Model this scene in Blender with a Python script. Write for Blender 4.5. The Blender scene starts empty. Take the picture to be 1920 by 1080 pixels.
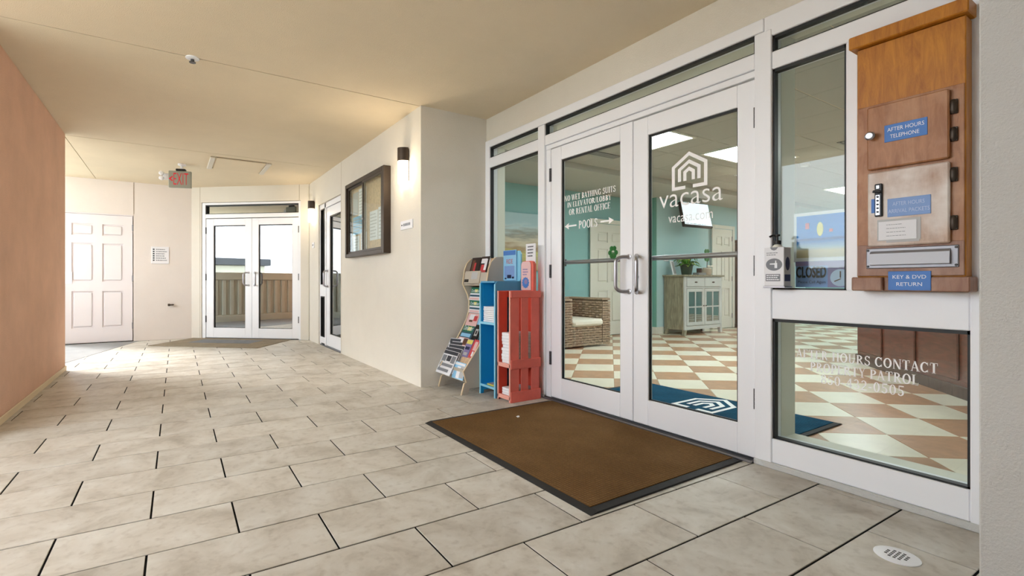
import bpy, bmesh, math, random
from mathutils import Vector, Matrix
random.seed(7)
S = bpy.context.scene
C = S.collection
PI = math.pi

# ------------------------------------------------------------------ camera, sky, light, exposure
TH, F, CX, HY, EYE = 0.5477, 890.0, 865.0, 528.0, 0.976
cam = bpy.data.objects.new('camera', bpy.data.cameras.new('camera'))
C.objects.link(cam)
cam.location = (0, 0, EYE)
cam.rotation_euler = (PI/2, 0, -TH)
cam.data.sensor_width = 36
cam.data.lens = F/1920*36
cam.data.shift_x = (960-CX)/1920
cam.data.shift_y = (HY-540)/1920
cam.data.clip_start = 0.05
S.camera = cam

S.view_settings.view_transform = 'Standard'
S.view_settings.look = 'None'
S.view_settings.gamma = 1
S.view_settings.use_curve_mapping = False
S.view_settings.exposure = 0.6

def srgb(r, g, b):
    f = lambda v: v/12.92 if v <= .04045 else ((v+.055)/1.055)**2.4
    return (f(r/255), f(g/255), f(b/255), 1)

W = bpy.data.worlds.new('sky')
S.world = W
W.use_nodes = True
nt = W.node_tree
nt.nodes.clear()
wo = nt.nodes.new('ShaderNodeOutputWorld')
bg = nt.nodes.new('ShaderNodeBackground')
tc = nt.nodes.new('ShaderNodeTexCoord')
sx = nt.nodes.new('ShaderNodeSeparateXYZ')
rp = nt.nodes.new('ShaderNodeValToRGB')
rp.color_ramp.elements[0].position = 0.0
rp.color_ramp.elements[0].color = (0.88, 0.95, 1.0, 1)
rp.color_ramp.elements[1].position = 0.7
rp.color_ramp.elements[1].color = (0.70, 0.84, 1.0, 1)
nt.links.new(tc.outputs['Generated'], sx.inputs[0])
nt.links.new(sx.outputs['Z'], rp.inputs[0])
nt.links.new(rp.outputs[0], bg.inputs[0])
bg.inputs[1].default_value = 5.6
nt.links.new(bg.outputs[0], wo.inputs[0])

sun = bpy.data.objects.new('sun', bpy.data.lights.new('sun', 'SUN'))
C.objects.link(sun)
sun.data.energy = 6.5
sun.data.angle = math.radians(22)
sun.data.color = (1.0, 0.985, 0.96)
d = Vector((1.0, -1.2, -0.80))          # the light travels this way: from the open side beyond the coral wall
sun.rotation_euler = d.to_track_quat('-Z', 'Y').to_euler()
sun.location = (-6, 12, 6)

# ------------------------------------------------------------------ materials
MATS = {}
def M(name, col, rough=.6, metal=0., bump=None, var=None, emit=0., spec=.5, rand=0., coat=0., wood=None):
    """procedural material. bump=(scale,strength) var=(scale,amount,detail) rand=per-object tone"""
    if name in MATS: return MATS[name]
    m = bpy.data.materials.new(name); m.use_nodes = True
    n = m.node_tree.nodes; l = m.node_tree.links
    p = n['Principled BSDF']
    c = srgb(*col)
    p.inputs['Base Color'].default_value = c
    p.inputs['Roughness'].default_value = rough
    p.inputs['Metallic'].default_value = metal
    p.inputs['Specular IOR Level'].default_value = spec
    if coat: p.inputs['Coat Weight'].default_value = coat
    t = n.new('ShaderNodeTexCoord')
    out = None
    if wood:
        mp = n.new('ShaderNodeMapping'); mp.inputs['Scale'].default_value = wood
        l.new(t.outputs['Object'], mp.inputs[0])
        nz = n.new('ShaderNodeTexNoise'); nz.inputs['Scale'].default_value = 6; nz.inputs['Detail'].default_value = 8; nz.inputs['Distortion'].default_value = .8
        l.new(mp.outputs[0], nz.inputs[0])
        r = n.new('ShaderNodeValToRGB')
        r.color_ramp.elements[0].position = .3; r.color_ramp.elements[0].color = tuple(v*.55 for v in c[:3])+(1,)
        r.color_ramp.elements[1].position = .7; r.color_ramp.elements[1].color = tuple(min(1, v*1.25) for v in c[:3])+(1,)
        l.new(nz.outputs[0], r.inputs[0]); out = r.outputs[0]
    if var:
        nz = n.new('ShaderNodeTexNoise'); nz.inputs['Scale'].default_value = var[0]; nz.inputs['Detail'].default_value = 6; nz.inputs['Roughness'].default_value = .65
        l.new(t.outputs['Object'], nz.inputs[0])
        r = n.new('ShaderNodeValToRGB')
        a = var[1]
        r.color_ramp.elements[0].position = .3; r.color_ramp.elements[0].color = (1-a, 1-a, 1-a, 1)
        r.color_ramp.elements[1].position = .7; r.color_ramp.elements[1].color = (1+a*.5, 1+a*.5, 1+a*.5, 1)
        l.new(nz.outputs[0], r.inputs[0])
        mx = n.new('ShaderNodeMix'); mx.data_type = 'RGBA'; mx.blend_type = 'MULTIPLY'; mx.inputs[0].default_value = 1
        if out: l.new(out, mx.inputs[6])
        else: mx.inputs[6].default_value = c
        l.new(r.outputs[0], mx.inputs[7]); out = mx.outputs[2]
    if rand:
        oi = n.new('ShaderNodeObjectInfo')
        mr = n.new('ShaderNodeMapRange'); mr.inputs[3].default_value = 1-rand; mr.inputs[4].default_value = 1+rand*.6
        l.new(oi.outputs['Random'], mr.inputs[0])
        mx = n.new('ShaderNodeMix'); mx.data_type = 'RGBA'; mx.blend_type = 'MULTIPLY'; mx.inputs[0].default_value = 1
        if out: l.new(out, mx.inputs[6])
        else: mx.inputs[6].default_value = c
        l.new(mr.outputs[0], mx.inputs[7]); out = mx.outputs[2]
    if out: l.new(out, p.inputs['Base Color'])
    if bump:
        nb = n.new('ShaderNodeTexNoise'); nb.inputs['Scale'].default_value = bump[0]; nb.inputs['Detail'].default_value = 4
        l.new(t.outputs['Object'], nb.inputs[0])
        b = n.new('ShaderNodeBump'); b.inputs['Strength'].default_value = bump[1]; b.inputs['Distance'].default_value = .01
        l.new(nb.outputs[0], b.inputs['Height']); l.new(b.outputs[0], p.inputs['Normal'])
    if emit:
        p.inputs['Emission Color'].default_value = c
        p.inputs['Emission Strength'].default_value = emit
    MATS[name] = m
    return m

def glassmat(name, tint, refl, ior=1.5):
    m = bpy.data.materials.new(name); m.use_nodes = True
    n = m.node_tree.nodes; l = m.node_tree.links; n.clear()
    o = n.new('ShaderNodeOutputMaterial'); mx = n.new('ShaderNodeMixShader'); tr = n.new('ShaderNodeBsdfTransparent'); gl = n.new('ShaderNodeBsdfGlossy')
    lw = n.new('ShaderNodeLayerWeight'); lw.inputs[0].default_value = .5      # Schlick term from the facing angle, the same from both sides
    pw = n.new('ShaderNodeMath'); pw.operation = 'POWER'; pw.inputs[1].default_value = 5; l.new(lw.outputs['Facing'], pw.inputs[0])
    fr = n.new('ShaderNodeMath'); fr.operation = 'MULTIPLY_ADD'; fr.inputs[1].default_value = .96; fr.inputs[2].default_value = .03; l.new(pw.outputs[0], fr.inputs[0])
    ad = n.new('ShaderNodeMath'); ad.operation = 'ADD'; ad.use_clamp = True; ad.inputs[1].default_value = refl
    tr.inputs[0].default_value = tint; gl.inputs['Roughness'].default_value = 0.0
    l.new(fr.outputs[0], ad.inputs[0]); l.new(ad.outputs[0], mx.inputs[0]); l.new(tr.outputs[0], mx.inputs[1]); l.new(gl.outputs[0], mx.inputs[2]); l.new(mx.outputs[0], o.inputs[0])
    MATS[name] = m
    return m

GLASS = glassmat('clear_glass', (.955, .992, .975, 1), 0.0)
GLASSR = glassmat('tinted_mirror_glass', (.42, .48, .45, 1), 0.36)
M('white_metal', (247, 248, 252), .35, bump=(3, .02))
M('gasket', (18, 20, 22), .5)
M('steel', (176, 176, 182), .33, 1.0)
M('brushed_plate', (172, 172, 176), .55, .7)
M('dark_steel', (95, 95, 98), .35, 1.0)
M('aluminium', (150, 150, 155), .5, 1.0)
M('stucco_cream', (230, 224, 212), .92, bump=(160, .35), var=(1.2, .05), spec=.2)
M('stucco_pier', (206, 206, 203), .92, bump=(160, .35), var=(1.2, .04), spec=.2)
M('stucco_coral', (234, 191, 166), .95, bump=(120, .5), var=(2.2, .10), spec=.15)
M('stucco_pink', (234, 226, 219), .92, bump=(160, .3), var=(1.5, .04), spec=.2)
M('ceiling_tan', (236, 221, 194), .95, bump=(170, .4), var=(1.0, .06), spec=.15)
M('seam', (150, 132, 105), .9)
M('grout', (16, 15, 14), .95, spec=.1)
M('door_white', (236, 231, 232), .45, bump=(4, .02))
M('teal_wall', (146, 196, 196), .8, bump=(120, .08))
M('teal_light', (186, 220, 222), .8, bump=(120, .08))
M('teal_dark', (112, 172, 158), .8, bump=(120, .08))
M('lobby_white', (232, 230, 218), .7)
M('lobby_ceiling', (186, 185, 176), .9, bump=(200, .2), rand=.03)
M('cream_tile', (242, 234, 212), .28, var=(6, .06), rand=.03)
M('brown_tile', (196, 152, 116), .28, var=(9, .22), rand=.05)
M('lobby_grout', (180, 165, 140), .8)
M('concrete', (150, 149, 148), .9, var=(5, .1), bump=(80, .2))
M('parapet', (206, 202, 184), .9, var=(3, .08), bump=(60, .2))
M('sand', (200, 195, 180), .95, var=(.3, .1))
M('roof_far', (88, 88, 90), .9, var=(.5, .2))
M('black', (14, 14, 16), .45)
M('black_rubber', (30, 29, 29), .75, bump=(60, .15))
M('bronze', (72, 62, 54), .45, .6, var=(20, .1))
M('paper', (238, 238, 242), .7)
M('paper_grey', (190, 190, 190), .7)
M('sign_blue', (78, 130, 205), .55, var=(10, .05))
M('sign_blue_faded', (136, 168, 222), .6, var=(12, .08))
M('letter_white', (245, 247, 252), .5)
M('letter_faded', (196, 212, 240), .5)
M('vinyl_white', (255, 255, 255), .6)
M('ink', (60, 62, 70), .7)
M('ink_grey', (135, 138, 145), .7)
M('navy', (38, 42, 78), .6)
M('exit_grey', (158, 162, 150), .5)
M('exit_red', (200, 16, 40), .4, emit=.3)
M('coral_paint', (234, 112, 96), .55, var=(7, .12), bump=(40, .1))
M('coral_pale', (238, 168, 152), .6)
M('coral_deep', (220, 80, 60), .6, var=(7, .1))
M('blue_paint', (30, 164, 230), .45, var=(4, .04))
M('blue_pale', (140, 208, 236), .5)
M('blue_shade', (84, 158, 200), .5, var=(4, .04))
M('rack_board', (196, 186, 170), .7, var=(5, .06))
M('rack_edge', (228, 206, 172), .6)
M('mag_green', (30, 112, 84), .4)
M('mag_yellow', (236, 224, 110), .4)
M('mag_teal', (40, 84, 104), .4)
M('mag_red', (204, 66, 72), .4)
M('mag_pink', (232, 190, 188), .4)
M('mag_lilac', (140, 128, 176), .4)
M('mag_sky', (150, 205, 240), .4)
M('mag_dark', (40, 26, 24), .4)
M('mag_tan', (222, 188, 150), .4, var=(40, .3))
M('mag_brown', (110, 72, 54), .4, var=(30, .3))
M('wicker', (176, 154, 130), .75, var=(40, .4))
M('wicker_dark', (84, 68, 52), .8)
M('cushion', (236, 230, 214), .9, bump=(30, .1))
M('cab_side', (152, 147, 124), .6, wood=(6, 6, .8))
M('cab_front', (206, 208, 204), .55, var=(6, .05))
M('dark_wood', (82, 62, 54), .45, wood=(8, 8, .7))
M('mahogany', (104, 50, 40), .3, wood=(1.2, 6, 6), coat=.3)
M('leaf', (72, 150, 50), .5, var=(30, .3))
M('leaf_light', (176, 204, 96), .5)
M('shamrock', (12, 132, 54), .3, var=(180, .5), bump=(200, .8))
M('pot_green', (34, 66, 50), .35)
M('burlap', (196, 180, 156), .9, bump=(150, .4))
M('screen', (222, 230, 238), .3, emit=.7)
M('light_panel', (246, 250, 255), .4, emit=15)
M('sconce_glow', (255, 236, 206), .4, emit=6)
M('shelf_grey', (150, 152, 150), .7)

def nodes_mat(name, rough=.6, spec=.5):
    m = bpy.data.materials.new(name); m.use_nodes = True
    n = m.node_tree.nodes; p = n['Principled BSDF']; p.inputs['Roughness'].default_value = rough; p.inputs['Specular IOR Level'].default_value = spec
    MATS[name] = m
    return m, n, m.node_tree.links, p

def ramp(n, stops):
    r = n.new('ShaderNodeValToRGB'); e = r.color_ramp.elements
    for i, (pos, col) in enumerate(stops):
        if i < 2: x = e[i]; x.position = pos
        else: x = e.new(pos)
        x.color = srgb(*col)
    return r

# porcelain paver: clouded grey beige with darker flecks and a tone of its own per paver
m, n, l, p = nodes_mat('paver', .5, .35)
t = n.new('ShaderNodeTexCoord'); oi = n.new('ShaderNodeObjectInfo')
mp = n.new('ShaderNodeVectorMath'); mp.operation = 'ADD'
sc_ = n.new('ShaderNodeVectorMath'); sc_.operation = 'SCALE'; sc_.inputs[3].default_value = 3.0
l.new(oi.outputs['Location'], sc_.inputs[0]); l.new(t.outputs['Object'], mp.inputs[0]); l.new(sc_.outputs[0], mp.inputs[1])
n1 = n.new('ShaderNodeTexNoise'); n1.inputs['Scale'].default_value = 4.5; n1.inputs['Detail'].default_value = 9; n1.inputs['Roughness'].default_value = .62; n1.inputs['Distortion'].default_value = .6
l.new(mp.outputs[0], n1.inputs[0])
r1 = ramp(n, [(.28, (176, 167, 153)), (.48, (204, 197, 185)), (.7, (219, 215, 206))])
l.new(n1.outputs[0], r1.inputs[0])
n2 = n.new('ShaderNodeTexNoise'); n2.inputs['Scale'].default_value = 26; n2.inputs['Detail'].default_value = 5
l.new(mp.outputs[0], n2.inputs[0])
r2 = ramp(n, [(.26, (206, 198, 190)), (.47, (255, 255, 255))])
l.new(n2.outputs[0], r2.inputs[0])
mx = n.new('ShaderNodeMix'); mx.data_type = 'RGBA'; mx.blend_type = 'MULTIPLY'; mx.inputs[0].default_value = .45
l.new(r1.outputs[0], mx.inputs[6]); l.new(r2.outputs[0], mx.inputs[7])
mr = n.new('ShaderNodeMapRange'); mr.inputs[3].default_value = .93; mr.inputs[4].default_value = 1.05
l.new(oi.outputs['Random'], mr.inputs[0])
m2 = n.new('ShaderNodeMix'); m2.data_type = 'RGBA'; m2.blend_type = 'MULTIPLY'; m2.inputs[0].default_value = 1
l.new(mx.outputs[2], m2.inputs[6]); l.new(mr.outputs[0], m2.inputs[7]); l.new(m2.outputs[2], p.inputs['Base Color'])
b = n.new('ShaderNodeBump'); b.inputs['Strength'].default_value = .12; b.inputs['Distance'].default_value = .004
l.new(n2.outputs[0], b.inputs['Height']); l.new(b.outputs[0], p.inputs['Normal'])

# ribbed brown mat pile
def pilemat(name, ca, cb, scale):
    m, n, l, p = nodes_mat(name, .95, .1)
    t = n.new('ShaderNodeTexCoord')
    v = n.new('ShaderNodeTexVoronoi'); v.inputs['Scale'].default_value = scale; v.inputs['Randomness'].default_value = .15
    l.new(t.outputs['Object'], v.inputs[0])
    nz = n.new('ShaderNodeTexNoise'); nz.inputs['Scale'].default_value = 5; nz.inputs['Detail'].default_value = 6
    l.new(t.outputs['Object'], nz.inputs[0])
    r = ramp(n, [(.3, ca), (.7, cb)]); l.new(nz.outputs[0], r.inputs[0])
    q = ramp(n, [(.0, (255, 255, 255)), (.6, (170, 165, 160))]); l.new(v.outputs['Distance'], q.inputs[0])
    mx = n.new('ShaderNodeMix'); mx.data_type = 'RGBA'; mx.blend_type = 'MULTIPLY'; mx.inputs[0].default_value = .8
    l.new(r.outputs[0], mx.inputs[6]); l.new(q.outputs[0], mx.inputs[7]); l.new(mx.outputs[2], p.inputs['Base Color'])
    b = n.new('ShaderNodeBump'); b.inputs['Strength'].default_value = .9; b.inputs['Distance'].default_value = .006; b.invert = True
    l.new(v.outputs['Distance'], b.inputs['Height']); l.new(b.outputs[0], p.inputs['Normal'])
pilemat('pile_brown', (134, 102, 64), (148, 114, 74), 62)
pilemat('pile_blue', (26, 88, 122), (38, 112, 148), 60)
pilemat('pile_taupe', (176, 164, 144), (194, 180, 160), 40)
pilemat('pile_slate', (158, 164, 172), (176, 180, 188), 40)

# varnished wood worn pale towards its weathered lower doors (wear, part of the wood itself)
def woodmat(name, ca, cb, cw, lo, hi):
    m, n, l, p = nodes_mat(name, .42, .4)
    t = n.new('ShaderNodeTexCoord'); mp = n.new('ShaderNodeMapping'); mp.inputs['Scale'].default_value = (5, 5, .8)
    l.new(t.outputs['Object'], mp.inputs[0])
    nz = n.new('ShaderNodeTexNoise'); nz.inputs['Scale'].default_value = 7; nz.inputs['Detail'].default_value = 9; nz.inputs['Distortion'].default_value = .7; nz.inputs['Roughness'].default_value = .7
    l.new(mp.outputs[0], nz.inputs[0])
    r = ramp(n, [(.28, ca), (.72, cb)]); l.new(nz.outputs[0], r.inputs[0])
    wz = n.new('ShaderNodeTexNoise'); wz.inputs['Scale'].default_value = 7; wz.inputs['Detail'].default_value = 7
    l.new(t.outputs['Object'], wz.inputs[0])
    wr = n.new('ShaderNodeMapRange'); wr.inputs[1].default_value = lo; wr.inputs[2].default_value = hi; wr.inputs[3].default_value = 0; wr.inputs[4].default_value = 1
    l.new(wz.outputs[0], wr.inputs[0])
    mx = n.new('ShaderNodeMix'); mx.data_type = 'RGBA'; l.new(wr.outputs[0], mx.inputs[0]); l.new(r.outputs[0], mx.inputs[6]); mx.inputs[7].default_value = srgb(*cw)
    l.new(mx.outputs[2], p.inputs['Base Color'])
    b = n.new('ShaderNodeBump'); b.inputs['Strength'].default_value = .15; b.inputs['Distance'].default_value = .003
    l.new(nz.outputs[0], b.inputs['Height']); l.new(b.outputs[0], p.inputs['Normal'])
woodmat('wood_varnish', (156, 90, 16), (208, 138, 40), (210, 146, 64), .62, .9)
woodmat('wood_mid', (144, 90, 54), (186, 132, 90), (204, 160, 124), .5, .85)
woodmat('wood_worn', (156, 116, 88), (206, 176, 152), (230, 220, 212), .33, .62)
woodmat('wood_base', (128, 86, 66), (166, 124, 100), (186, 152, 132), .5, .8)

# painted beach canvas and printed beach poster: bands of colour up the height
def bandmat(name, stops, dist, scale):
    m, n, l, p = nodes_mat(name, .5)
    t = n.new('ShaderNodeTexCoord'); s = n.new('ShaderNodeSeparateXYZ'); l.new(t.outputs['Generated'], s.inputs[0])
    mp = n.new('ShaderNodeMapping'); mp.inputs['Scale'].default_value = (2, 1, 9); l.new(t.outputs['Generated'], mp.inputs[0])
    nz = n.new('ShaderNodeTexNoise'); nz.inputs['Scale'].default_value = scale; nz.inputs['Detail'].default_value = 6; l.new(mp.outputs[0], nz.inputs[0])
    ma = n.new('ShaderNodeMath'); ma.operation = 'MULTIPLY_ADD'; ma.inputs[1].default_value = dist; l.new(nz.outputs[0], ma.inputs[0]); l.new(s.outputs['Z'], ma.inputs[2])
    r = ramp(n, stops); l.new(ma.outputs[0], r.inputs[0]); l.new(r.outputs[0], p.inputs['Base Color'])
bandmat('beach_canvas', [(.1, (150, 128, 92)), (.3, (196, 170, 122)), (.45, (206, 200, 120)), (.55, (170, 140, 104)), (.68, (216, 206, 180)), (.8, (150, 150, 140)), (.95, (196, 216, 218)), (1.0, (176, 206, 212))], .35, 2.2)
bandmat('beach_poster', [(.05, (190, 178, 140)), (.2, (210, 196, 160)), (.3, (150, 180, 200)), (.42, (30, 120, 200)), (.47, (16, 78, 160)), (.52, (30, 130, 216)), (1.0, (40, 128, 214))], .08, 1.0)

# ------------------------------------------------------------------ geometry helpers
class B:
    """collects shapes; build() links them as ONE mesh object"""
    def __init__(s): s.v = []; s.f = []; s.m = []
    def add(s, vs, fs, mi=0):
        o = len(s.v); s.v += [tuple(v) for v in vs]
        for f in fs: s.f.append(tuple(i+o for i in f)); s.m.append(mi)
        return s
    def box(s, x0, x1, y0, y1, z0, z1, bev=0., mi=0):
        if x0 > x1: x0, x1 = x1, x0
        if y0 > y1: y0, y1 = y1, y0
        if z0 > z1: z0, z1 = z1, z0
        bev = min(bev, (x1-x0)*.45, (y1-y0)*.45, (z1-z0)*.45)
        lo = (x0, y0, z0); hi = (x1, y1, z1)
        if bev <= 0:
            vs = [(hi[0] if i & 1 else lo[0], hi[1] if i & 2 else lo[1], hi[2] if i & 4 else lo[2]) for i in range(8)]
            return s.add(vs, [(0, 2, 3, 1), (4, 5, 7, 6), (0, 1, 5, 4), (2, 6, 7, 3), (0, 4, 6, 2), (1, 3, 7, 5)], mi)
        vs = []; idx = {}
        for i in range(8):
            for a in range(3):
                q = []
                for k in range(3):
                    h = bool(i >> k & 1); val = hi[k] if h else lo[k]
                    if k != a: val += -bev if h else bev
                    q.append(val)
                idx[(i, a)] = len(vs); vs.append(q)
        fs = []
        for a in range(3):
            b_, c_ = [k for k in range(3) if k != a]
            for sa in (0, 1):
                base = sa << a
                ring = [base, base | 1 << b_, base | 1 << b_ | 1 << c_, base | 1 << c_]
                fs.append([idx[(q, a)] for q in ring])
            for sb in (0, 1):
                for sc in (0, 1):
                    p0 = sb << b_ | sc << c_; p1 = p0 | 1 << a
                    fs.append([idx[(p0, b_)], idx[(p1, b_)], idx[(p1, c_)], idx[(p0, c_)]])
        for i in range(8): fs.append([idx[(i, 0)], idx[(i, 1)], idx[(i, 2)]])
        return s.add(vs, fs, mi)
    def prism(s, poly, axis, a, b, mi=0):
        """polygon in the plane normal to axis, pushed from a to b"""
        def put(p, t):
            if axis == 0: return (t, p[0], p[1])
            if axis == 1: return (p[0], t, p[1])
            return (p[0], p[1], t)
        n_ = len(poly)
        vs = [put(p, a) for p in poly]+[put(p, b) for p in poly]
        fs = [tuple(range(n_))[::-1], tuple(range(n_, 2*n_))]+[(i, (i+1) % n_, (i+1) % n_+n_, i+n_) for i in range(n_)]
        return s.add(vs, fs, mi)
    def tube(s, pts, r, seg=10, mi=0, cap=True):
        P = [Vector(p) for p in pts]; vs = []; fs = []
        up = None
        for i, p in enumerate(P):
            t = ((P[min(i+1, len(P)-1)]-P[max(i-1, 0)])).normalized()
            if up is None:
                up = Vector((0, 0, 1)) if abs(t.z) < .9 else Vector((1, 0, 0))
            a = t.cross(up).normalized(); up = a.cross(t).normalized()
            rr = r[i] if isinstance(r, (list, tuple)) else r
            for k in range(seg):
                w = 2*PI*k/seg
                vs.append(p+a*math.cos(w)*rr+up*math.sin(w)*rr)
        for i in range(len(P)-1):
            for k in range(seg):
                k2 = (k+1) % seg
                fs.append((i*seg+k, i*seg+k2, (i+1)*seg+k2, (i+1)*seg+k))
        if cap: fs += [tuple(range(seg))[::-1], tuple(range((len(P)-1)*seg, len(P)*seg))]
        return s.add(vs, fs, mi)
    def lathe(s, prof, c=(0, 0, 0), axis=2, seg=24, mi=0):
        """prof [(r, h)...] turned about axis through c"""
        vs = []; fs = []
        for r, h in prof:
            for k in range(seg):
                w = 2*PI*k/seg; q = [r*math.cos(w), r*math.sin(w)]
                v = [0, 0, 0]; o = [k_ for k_ in range(3) if k_ != axis]
                v[o[0]] = c[o[0]]+q[0]; v[o[1]] = c[o[1]]+q[1]; v[axis] = c[axis]+h
                vs.append(v)
        for i in range(len(prof)-1):
            for k in range(seg):
                k2 = (k+1) % seg; fs.append((i*seg+k, i*seg+k2, (i+1)*seg+k2, (i+1)*seg+k))
        fs += [tuple(range(seg))[::-1], tuple(range((len(prof)-1)*seg, len(prof)*seg))]
        return s.add(vs, fs, mi)
    def ell(s, c, r, seg=14, rings=8, mi=0):
        vs = []; fs = []
        for i in range(rings+1):
            a = PI*i/rings
            for k in range(seg):
                w = 2*PI*k/seg
                vs.append((c[0]+r[0]*max(math.sin(a), .02)*math.cos(w), c[1]+r[1]*max(math.sin(a), .02)*math.sin(w), c[2]+r[2]*math.cos(a)))
        for i in range(rings):
            for k in range(seg):
                k2 = (k+1) % seg; fs.append((i*seg+k, (i+1)*seg+k, (i+1)*seg+k2, i*seg+k2))
        return s.add(vs, fs, mi)
    def mesh(s, name, mats, smooth=False):
        me = bpy.data.meshes.new(name); me.from_pydata(s.v, [], s.f)
        if isinstance(mats, str): mats = [mats]
        for q in mats: me.materials.append(MATS[q] if isinstance(q, str) else q)
        me.polygons.foreach_set('material_index', s.m)
        bm = bmesh.new(); bm.from_mesh(me); bmesh.ops.recalc_face_normals(bm, faces=bm.faces); bm.to_mesh(me); bm.free()
        if smooth:
            me.polygons.foreach_set('use_smooth', [True]*len(me.polygons))
            try: me.set_sharp_from_angle(angle=math.radians(40))
            except Exception: pass
        me.update()
        return me
    def build(s, name, mats, parent=None, loc=(0, 0, 0), rz=0., smooth=False):
        o = bpy.data.objects.new(name, s.mesh(name, mats, smooth)); C.objects.link(o)
        o.location = loc; o.rotation_euler = (0, 0, rz)
        if parent: o.parent = parent
        return o

def tag(o, label=None, cat=None, group=None, kind=None):
    if label: o['label'] = label
    if cat: o['category'] = cat
    if group: o['group'] = group
    if kind: o['kind'] = kind
    return o
def thing(name, label, cat, loc=(0, 0, 0), rz=0., group=None, kind=None):
    o = bpy.data.objects.new(name, None); C.objects.link(o)
    o.empty_display_size = .1; o.location = loc; o.rotation_euler = (0, 0, rz)
    return tag(o, label, cat, group, kind)
def copy_tree(o, parent=None):
    c = o.copy(); C.objects.link(c); c.parent = parent
    for ch in [q for q in bpy.data.objects if q.parent == o]: copy_tree(ch, c)
    return c
RIGHT = -PI/2          # facades that face -x: local x runs to the viewer's right, local y into the wall

_tx = {}
def textmesh(s, off=0.):
    if s in _tx: return _tx[s]
    cu = bpy.data.curves.new('t', 'FONT'); cu.body = s; cu.resolution_u = 3; cu.offset = off
    ob = bpy.data.objects.new('t', cu); C.objects.link(ob)
    dg = bpy.context.evaluated_depsgraph_get()
    me = bpy.data.meshes.new_from_object(ob.evaluated_get(dg), depsgraph=dg)
    vs = [(v.co.x, v.co.y) for v in me.vertices]; fs = [tuple(f.vertices) for f in me.polygons]
    bpy.data.objects.remove(ob); bpy.data.curves.remove(cu); bpy.data.meshes.remove(me)
    _tx[s] = (vs, fs)
    return _tx[s]
def fit(bb, vs, fs, x0, x1, z0, z1, y, mi=0, slope=0., flip=False):
    xa = min(v[0] for v in vs); xb = max(v[0] for v in vs); ya = min(v[1] for v in vs); yb = max(v[1] for v in vs)
    out = []
    for a, b_ in vs:
        u = (a-xa)/(xb-xa); w = (b_-ya)/(yb-ya)
        out.append((x0+(x1-x0)*u, y, z0+(z1-z0)*w+slope*u))
    bb.add(out, fs, mi)
def text(bb, s, x0, x1, z0, z1, y, mi=0, off=0.):
    vs, fs = textmesh(s, off); fit(bb, vs, fs, x0, x1, z0, z1, y, mi)

# serif capitals drawn as thick and thin strokes on a cap height of 1
T_, t_ = .185, .085
def R(x0, x1, y0, y1): return ([(x0, y0), (x1, y0), (x1, y1), (x0, y1)], [(0, 1, 2, 3)])
def DG(x0, y0, x1, y1, w): return ([(x0-w/2, y0), (x0+w/2, y0), (x1+w/2, y1), (x1-w/2, y1)], [(0, 1, 2, 3)])
def RG(cx, cy, rx, ry, a0, a1, tx=T_, ty=t_, n_=18):
    vs = []
    for i in range(n_+1):
        a = math.radians(a0+(a1-a0)*i/n_); c, s = math.cos(a), math.sin(a)
        vs += [(cx+rx*c, cy+ry*s), (cx+(rx-tx)*c, cy+(ry-ty)*s)]
    return (vs, [(2*i, 2*i+2, 2*i+3, 2*i+1) for i in range(n_)])
def SF(x, y, w=T_): return R(x-w/2-.07, x+w/2+.07, y, y+.05)
def ST(x, w=T_, top=True, bot=True): return [R(x-w/2, x+w/2, 0, 1)]+([SF(x, .95, w)] if top else [])+([SF(x, 0, w)] if bot else [])
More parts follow.
